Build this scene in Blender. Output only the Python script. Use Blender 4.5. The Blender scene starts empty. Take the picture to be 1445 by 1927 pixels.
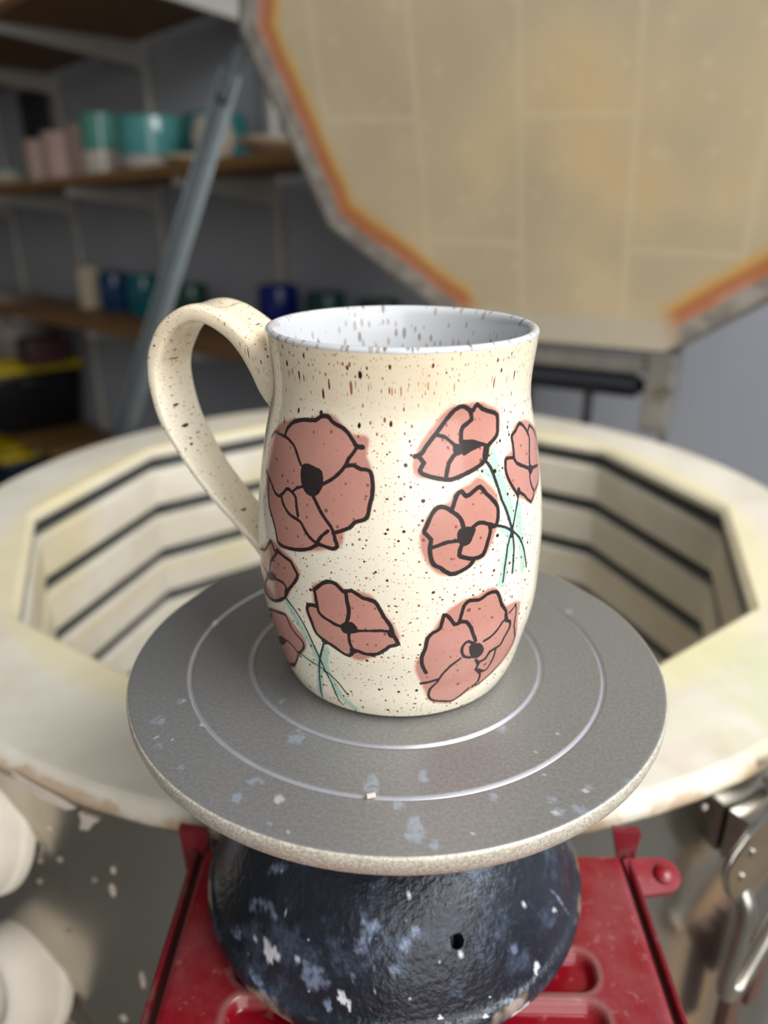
import bpy, bmesh, math, random, json
import numpy as np
from mathutils import Vector, Matrix
random.seed(7)
S = bpy.context.scene
COL = S.collection
PI = math.pi
Z0 = 1.0                      # height of the wheel head above the floor

# ---------------------------------------------------------------- camera
cam_d = bpy.data.cameras.new('camera')
cam = bpy.data.objects.new('camera', cam_d); COL.objects.link(cam)
right = Vector((0.99981419, 0.01921484, 0.00154159)); fwd = Vector((-0.01717486, 0.92426374, -0.38136802))
right.normalize(); fwd.normalize(); up = right.cross(fwd)
cam.matrix_world = Matrix(((right.x, up.x, -fwd.x, 0), (right.y, up.y, -fwd.y, -0.23038), (right.z, up.z, -fwd.z, Z0+0.14829), (0, 0, 0, 1)))
cam_d.sensor_fit = 'VERTICAL'; cam_d.sensor_height = 24.0; cam_d.sensor_width = 18.0
cam_d.lens = 1454.05/1927*24.0
cam_d.clip_start = 0.01; cam_d.clip_end = 60
cam_d.dof.use_dof = True; cam_d.dof.focus_distance = 0.215; cam_d.dof.aperture_fstop = 4.6
S.camera = cam

# ---------------------------------------------------------------- light
S.view_settings.view_transform = 'Standard'; S.view_settings.look = 'None'
S.view_settings.gamma = 1.0; S.view_settings.use_curve_mapping = False
S.view_settings.exposure = 0.0
w = bpy.data.worlds.new('world'); S.world = w; w.use_nodes = True
wn = w.node_tree; wn.nodes.clear()
wo = wn.nodes.new('ShaderNodeOutputWorld'); wb = wn.nodes.new('ShaderNodeBackground')
tc = wn.nodes.new('ShaderNodeTexCoord'); sx = wn.nodes.new('ShaderNodeSeparateXYZ'); wr = wn.nodes.new('ShaderNodeValToRGB')
mr = wn.nodes.new('ShaderNodeMapRange'); mr.inputs[1].default_value = -1; mr.inputs[2].default_value = 1
wn.links.new(tc.outputs['Generated'], sx.inputs[0]); wn.links.new(sx.outputs[2], mr.inputs[0]); wn.links.new(mr.outputs[0], wr.inputs[0])
wn.links.new(wr.outputs[0], wb.inputs[0]); wn.links.new(wb.outputs[0], wo.inputs[0])
cr = wr.color_ramp; cr.elements[0].position = 0.0; cr.elements[0].color = (0.20, 0.17, 0.14, 1)
cr.elements[1].position = 1.0; cr.elements[1].color = (0.62, 0.66, 0.72, 1)
e = cr.elements.new(0.5); e.color = (0.34, 0.34, 0.34, 1)
wb.inputs[1].default_value = 0.48

def area(name, loc, target, size, sy, power, color):
    d = bpy.data.lights.new(name, 'AREA'); d.shape = 'RECTANGLE'; d.size = size; d.size_y = sy
    d.energy = power; d.color = color
    o = bpy.data.objects.new(name, d); COL.objects.link(o); o.location = loc
    o.rotation_euler = (Vector(target)-Vector(loc)).to_track_quat('-Z', 'Y').to_euler()
    return o
area('door_daylight', (1.3, -2.8, 1.95), (0, 0.2, 1.05), 3.2, 2.6, 88, (1.0, 0.985, 0.965))
area('side_fill', (1.0, -0.5, 2.25), (0.3, 0.7, 0.9), 1.1, 0.9, 34, (0.97, 0.985, 1.0))  # added fill hung inside the room, brightens the right wall and kiln

# ---------------------------------------------------------------- helpers
def tag(o, label=None, cat=None, group=None, kind=None):
    if label: o['label'] = label
    if cat: o['category'] = cat
    if group: o['group'] = group
    if kind: o['kind'] = kind
    return o
def thing(name, label, cat, loc=(0, 0, 0), rot=(0, 0, 0), group=None):
    o = bpy.data.objects.new(name, None); COL.objects.link(o); o.location = loc; o.rotation_euler = rot
    o.empty_display_size = .02
    return tag(o, label, cat, group)
def mesh_obj(name, verts, faces, mat, parent=None, smooth=True, mats=None):
    me = bpy.data.meshes.new(name); me.from_pydata([tuple(v) for v in verts], [], faces); me.update()
    if smooth: me.polygons.foreach_set('use_smooth', [True]*len(me.polygons))
    for m in ([mat] if mats is None else mats): me.materials.append(m)
    o = bpy.data.objects.new(name, me); COL.objects.link(o)
    if parent: o.parent = parent
    return o
def bm_obj(name, bm, mat, parent=None, smooth=False, auto=None):
    bmesh.ops.recalc_face_normals(bm, faces=bm.faces[:])
    me = bpy.data.meshes.new(name); bm.to_mesh(me); bm.free(); me.materials.append(mat)
    if smooth or auto: me.polygons.foreach_set('use_smooth', [True]*len(me.polygons))
    if auto:
        me.set_sharp_from_angle(angle=math.radians(auto))
    o = bpy.data.objects.new(name, me); COL.objects.link(o)
    if parent: o.parent = parent
    return o
def add_box(bm, c, s, M=None, bev=0.0, seg=2):
    r = bmesh.ops.create_cube(bm, size=1.0); vs = r['verts']
    for v in vs: v.co = Vector((v.co.x*s[0], v.co.y*s[1], v.co.z*s[2]))+Vector(c)
    if bev > 0:
        es = list({e for v in vs for e in v.link_edges})
        rr = bmesh.ops.bevel(bm, geom=es, offset=bev, segments=seg, affect='EDGES', profile=.5)
        vs = list({v for f in rr['faces'] for v in f.verts} | {v for v in vs if v.is_valid})
    if M is not None:
        for v in vs: v.co = M @ v.co
    return vs
def lathe(prof, seg=64, cap=False):
    """prof: (r, z) list -> verts, faces. r==0 points become poles"""
    vs, fs, rings = [], [], []
    for r, z in prof:
        if r <= 1e-9: vs.append((0, 0, z)); rings.append([len(vs)-1])
        else:
            s = len(vs)
            for i in range(seg):
                a = 2*PI*i/seg; vs.append((r*math.cos(a), r*math.sin(a), z))
            rings.append(list(range(s, s+seg)))
    for a, b in zip(rings[:-1], rings[1:]):
        for i in range(seg):
            j = (i+1) % seg
            if len(a) == 1 and len(b) == 1: continue
            if len(a) == 1: fs.append((a[0], b[j], b[i]))
            elif len(b) == 1: fs.append((a[i], a[j], b[0]))
            else: fs.append((a[i], a[j], b[j], b[i]))
    return vs, fs
def fix_normals(o):
    bm = bmesh.new(); bm.from_mesh(o.data); bmesh.ops.recalc_face_normals(bm, faces=bm.faces[:]); bm.to_mesh(o.data); bm.free()
    return o
def cat_rom(P, n):
    P = [Vector(p) for p in P]; out = []
    for i in range(len(P)-1):
        a = P[max(i-1, 0)]; b = P[i]; c = P[i+1]; d = P[min(i+2, len(P)-1)]
        for k in range(n):
            t = k/n
            out.append(.5*((2*b)+(c-a)*t+(2*a-5*b+4*c-d)*t*t+(3*b-a-3*c+d)*t**3))
    out.append(P[-1]); return out
def add_tube(bm, pts, r, seg=12, closed=False):
    pts = [Vector(p) for p in pts]; n = len(pts); prev = None; rings = []
    for i, p in enumerate(pts):
        t = (pts[(i+1) % n if closed else min(i+1, n-1)]-pts[(i-1) % n if closed else max(i-1, 0)]).normalized()
        u = t.orthogonal() if prev is None else (prev-t*prev.dot(t))
        u.normalize(); prev = u; v = t.cross(u)
        rad = r[i] if isinstance(r, (list, tuple)) else r
        rings.append([bm.verts.new(p+rad*(math.cos(2*PI*k/seg)*u+math.sin(2*PI*k/seg)*v)) for k in range(seg)])
    for i in range(n if closed else n-1):
        a, b = rings[i], rings[(i+1) % n]
        for k in range(seg): bm.faces.new((a[k], a[(k+1) % seg], b[(k+1) % seg], b[k]))
    if not closed: bm.faces.new(rings[0][::-1]); bm.faces.new(rings[-1])
def attr(o, name, arr):
    a = o.data.attributes.new(name, 'FLOAT', 'POINT'); a.data.foreach_set('value', np.asarray(arr, dtype=np.float32))

# ---------------------------------------------------------------- materials
class NT:
    def __init__(s, name):
        s.m = bpy.data.materials.new(name); s.m.use_nodes = True; s.t = s.m.node_tree
        s.b = s.t.nodes['Principled BSDF']
    def n(s, typ, **kw):
        x = s.t.nodes.new(typ)
        for k, v in kw.items(): setattr(x, k, v)
        return x
    def l(s, a, b): s.t.links.new(a, b)
    def val(s, sock, v):
        if hasattr(v, 'links'): s.l(v, sock)
        else: sock.default_value = v
    def math(s, op, a, b=0.0, c=None, clamp=False):
        x = s.n('ShaderNodeMath', operation=op, use_clamp=clamp); s.val(x.inputs[0], a); s.val(x.inputs[1], b)
        if c is not None: s.val(x.inputs[2], c)
        return x.outputs[0]
    def step(s, v, a, b):      # smooth 0 -> 1 as v goes a -> b
        x = s.n('ShaderNodeMapRange', interpolation_type='SMOOTHSTEP'); s.val(x.inputs[0], v)
        x.inputs[1].default_value = a; x.inputs[2].default_value = b; return x.outputs[0]
    def mix(s, f, a, b):
        x = s.n('ShaderNodeMix', data_type='RGBA'); s.val(x.inputs[0], f)
        for sock, v in ((x.inputs[6], a), (x.inputs[7], b)):
            if hasattr(v, 'links'): s.l(v, sock)
            else: sock.default_value = (*v, 1) if len(v) == 3 else v
        return x.outputs[2]
    def co(s, scale=None, kind='Object'):
        c = s.n('ShaderNodeTexCoord').outputs[kind]
        if scale is None: return c
        m = s.n('ShaderNodeMapping'); s.l(c, m.inputs[0]); m.inputs[3].default_value = scale if not isinstance(scale, (int, float)) else (scale,)*3
        return m.outputs[0]
    def noise(s, scale, detail=3, rough=.55, vec=None):
        x = s.n('ShaderNodeTexNoise'); x.inputs['Scale'].default_value = scale; x.inputs['Detail'].default_value = detail
        x.inputs['Roughness'].default_value = rough; s.l(vec if vec is not None else s.co(), x.inputs[0]); return x.outputs[0]
    def voro(s, scale, vec=None, rand=1.0):
        x = s.n('ShaderNodeTexVoronoi'); x.inputs['Scale'].default_value = scale; x.inputs['Randomness'].default_value = rand
        s.l(vec if vec is not None else s.co(), x.inputs[0]); return x
    def at(s, name):
        return s.n('ShaderNodeAttribute', attribute_name=name).outputs['Fac']
    def bump(s, h, strength=.3, dist=.001):
        x = s.n('ShaderNodeBump'); x.inputs['Strength'].default_value = strength; x.inputs['Distance'].default_value = dist
        s.l(h, x.inputs['Height']); s.l(x.outputs[0], s.b.inputs['Normal'])
    def out(s, col=None, rough=None, metal=None, spec=None, coat=None):
        B = s.b.inputs
        if col is not None:
            if hasattr(col, 'links'): s.l(col, B['Base Color'])
            else: B['Base Color'].default_value = (*col, 1)
        for k, v in (('Roughness', rough), ('Metallic', metal), ('Specular IOR Level', spec), ('Coat Weight', coat)):
            if v is not None: s.val(B[k], v)
        return s.m
def srgb(r, g, b):
    f = lambda c: (c/255/12.92) if c/255 <= .04045 else ((c/255+.055)/1.055)**2.4
    return (f(r), f(g), f(b))
def simple(name, col, rough=.5, metal=0.0, var=.12, scale=40, bump=0.0, coat=None):
    t = NT(name); n = t.noise(scale)
    c = t.mix(t.step(n, .3, .7), tuple(x*(1-var) for x in col), tuple(min(1, x*(1+var)) for x in col))
    if bump: t.bump(t.noise(scale*4), bump, .001)
    return t.out(c, rough, metal, coat=coat)

DISC_SPOTS = [[-0.07193, -0.03889, 0.0021, 0.0021, 0], [-0.06856, -0.0505, 0.00123, 0.0012, 0], [-0.06785, -0.02908, 0.00117, 0.00141, 0], [-0.02918, -0.04569, 0.00235, 0.00311, 0], [-0.04191, -0.07064, 0.00155, 0.00177, 0], [-0.00633, -0.06483, 0.00216, 0.00341, 0], [0.00085, -0.07241, 0.00139, 0.00189, 0], [-0.0596, -0.05928, 0.00089, 0.00089, 0], [-0.03787, -0.06434, 0.00232, 0.00124, 0], [-0.03563, -0.02818, 0.00101, 0.00138, 0], [-0.03181, -0.07951, 0.00081, 0.00072, 0], [0.0318, -0.04046, 0.00143, 0.00199, 0], [0.00774, -0.06144, 0.00146, 0.00249, 0], [0.02635, -0.06899, 0.00113, 0.00176, 0], [0.04161, -0.06976, 0.00127, 0.00137, 0], [0.04219, -0.07366, 0.00193, 0.00152, -30], [0.04823, -0.07304, 0.00221, 0.00172, 0], [0.06356, -0.06198, 0.00087, 0.00107, 0], [0.0052, -0.08086, 0.00228, 0.00448, 0], [0.00976, -0.08558, 0.00131, 0.0015, 0], [0.06623, 0.03045, 0.00143, 0.00207, 0], [0.0525, -0.06436, 0.00086, 0.00104, 0]]
DISC_BRIGHT = [[0.0512, -0.06611, 0.00086, 0.00082, 0], [0.04104, -0.05996, 0.00044, 0.00043, 0], [-0.06544, -0.04708, 0.00031, 0.00074, 0], [-0.07053, -0.04674, 0.00078, 0.00074, 0], [-0.06702, -0.02865, 0.0005, 0.00057, 0], [-0.02674, -0.0825, 0.00053, 0.00035, 0], [-0.03068, -0.07091, 0.00127, 0.00155, 0], [0.04051, -0.05078, 0.00031, 0.00046, 0], [0.01976, -0.08167, 0.00027, 0.00035, 0], [-0.06759, 0.01937, 0.00099, 0.00157, 0], [-0.05822, -0.0405, 0.00064, 0.00077, 0], [0.04833, -0.04242, 0.00047, 0.0005, 0], [0.0419, -0.07436, 0.0011, 0.00076, 0]]
DOME_SPOTS = [[-0.02519, -0.06007, -0.08188, 0.00423, -0.00109, 0.00158, 6e-05, -0.00171, -0.00352, 0], [-0.0395, -0.04551, -0.07256, 0.00137, -0.00061, 0.00076, 9e-05, -0.00103, -0.00119, 0], [-0.05404, -0.04062, -0.08746, 0.00206, -0.00141, 0.0018, 0.00014, -0.0012, -0.00133, 0], [-0.04522, -0.04096, -0.07385, 0.00414, -0.00226, 0.00273, 0.00013, -0.00123, -0.00126, 0], [-0.00717, -0.05456, -0.06501, 0.00404, -0.00018, 0.00032, 3e-05, -0.00104, -0.00107, 30], [-0.00972, -0.05677, -0.06801, 0.00084, -7e-05, 0.00011, 3e-05, -0.00114, -0.00185, 15], [-0.00712, -0.05635, -0.06685, 0.00067, -3e-05, 5e-05, 4e-05, -0.00144, -0.00172, 20], [-0.01025, -0.05835, -0.0709, 0.00235, -0.0002, 0.00032, 3e-05, -0.00098, -0.00158, 0], [0.00704, -0.05604, -0.06647, 0.00151, 0.00013, -0.00012, -0.0, -0.00113, -0.00116, 0], [0.00388, -0.05814, -0.06918, 0.00067, 3e-05, -2e-05, 2e-05, -0.0014, -0.00245, 35], [0.0002, -0.06166, -0.07492, 0.00149, 3e-05, 0.0, 1e-05, -0.00069, -0.00121, 0], [-0.03891, -0.03557, -0.06253, 0.00355, -0.00155, 0.00175, 0.00014, -0.00125, -0.0008, 0], [-0.04364, -0.05528, -0.09276, 0.00579, -0.00207, 0.00299, 8e-05, -0.00081, -0.00092, 48], [0.00745, -0.0559, -0.0664, 0.00134, 8e-05, -7e-05, -0.0, -0.0008, -0.00088, 0], [0.00365, -0.05793, -0.06881, 0.00067, 3e-05, -2e-05, 2e-05, -0.00155, -0.00272, 40], [0.00026, -0.06197, -0.07542, 0.00133, -0.0, 4e-05, 1e-05, -0.00073, -0.00117, 0], [0.03909, -0.05096, -0.07972, 0.00154, 0.00071, -0.00087, -1e-05, -0.00056, -0.001, 0], [0.03885, -0.05957, -0.09389, 0.00331, 0.00105, -0.00139, -8e-05, -0.00135, -0.00161, 0], [0.05851, -0.02937, -0.08257, 0.00413, 0.00395, -0.00446, -6e-05, -0.00052, -0.00042, 25], [-0.02056, -0.0648, -0.0883, 0.0012, -0.00022, 0.00034, 3e-05, -0.00092, -0.00189, 0], [-0.01273, -0.06226, -0.07817, 0.00101, -0.00013, 0.0002, 1e-05, -0.00049, -0.00101, 0]]
DOME_BRIGHT = [[-0.04033, -0.05153, -0.08251, 0.00254, -0.00115, 0.00154, 8e-05, -0.00137, -0.00244, 0], [-0.04641, -0.04626, -0.08271, 0.00083, -0.00047, 0.00061, 3e-05, -0.00036, -0.00055, 0], [-0.01557, -0.06479, -0.08521, 0.00152, -0.00019, 0.00031, 2e-05, -0.0008, -0.00179, -40], [-0.03071, -0.05638, -0.07962, 0.00072, -0.00023, 0.00031, 2e-05, -0.00038, -0.00072, 0], [-0.00612, -0.06139, -0.07504, 0.0005, -2e-05, 4e-05, 1e-05, -0.00024, -0.00039, 0], [-0.02415, -0.05647, -0.07449, 0.00053, -0.00012, 0.00016, 1e-05, -0.00026, -0.00039, 0], [0.0047, -0.04918, -0.05904, 0.00051, 3e-05, -2e-05, 0.0, -0.00042, -0.00044, 0], [0.02101, -0.05742, -0.07411, 0.00069, 0.00014, -0.00016, -0.0, -0.00033, -0.00053, 0], [0.04765, -0.04942, -0.08975, 0.00082, 0.00045, -0.00057, -4e-05, -0.00097, -0.00149, 0], [0.02909, -0.06407, -0.09269, 0.0007, 0.00018, -0.00023, -1e-05, -0.00034, -0.00051, 0], [0.01488, -0.06709, -0.08993, 0.00067, 9e-05, -0.00012, 0.0, -0.00028, -0.00057, 0], [0.03099, -0.06075, -0.0888, 0.00036, 0.00011, -0.00014, -0.0, -0.00015, -0.00028, 0], [0.04361, -0.04085, -0.07168, 0.00081, 0.00044, -0.00049, -2e-05, -0.00032, -0.00035, 0], [0.05569, -0.03384, -0.08187, 0.00072, 0.0006, -0.00069, -3e-05, -0.00034, -0.00036, 0], [-0.0352, -0.04702, -0.06999, 0.00038, -0.00015, 0.00018, 3e-05, -0.00038, -0.00051, 0], [0.04182, -0.05965, -0.09579, 0.00425, 0.00057, -0.0007, -6e-05, -0.00044, -0.00013, -38], [-0.00586, -0.06495, -0.08196, 0.00033, -1e-05, 3e-05, 0.0, -0.0002, -0.00045, 0], [-0.0138, -0.06594, -0.08691, 0.00051, -6e-05, 0.0001, 1e-05, -0.00053, -0.00119, 0]]
HOLE_P = Vector((0.02012, -0.05567, -0.07075))
CHIP = (-0.00632, -0.06962)
MUGR = [0.03665, 0.03942, 0.04155, 0.04427, 0.04518, 0.04501, 0.04319, 0.04111, 0.03873, 0.03905, 0.04]
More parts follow.
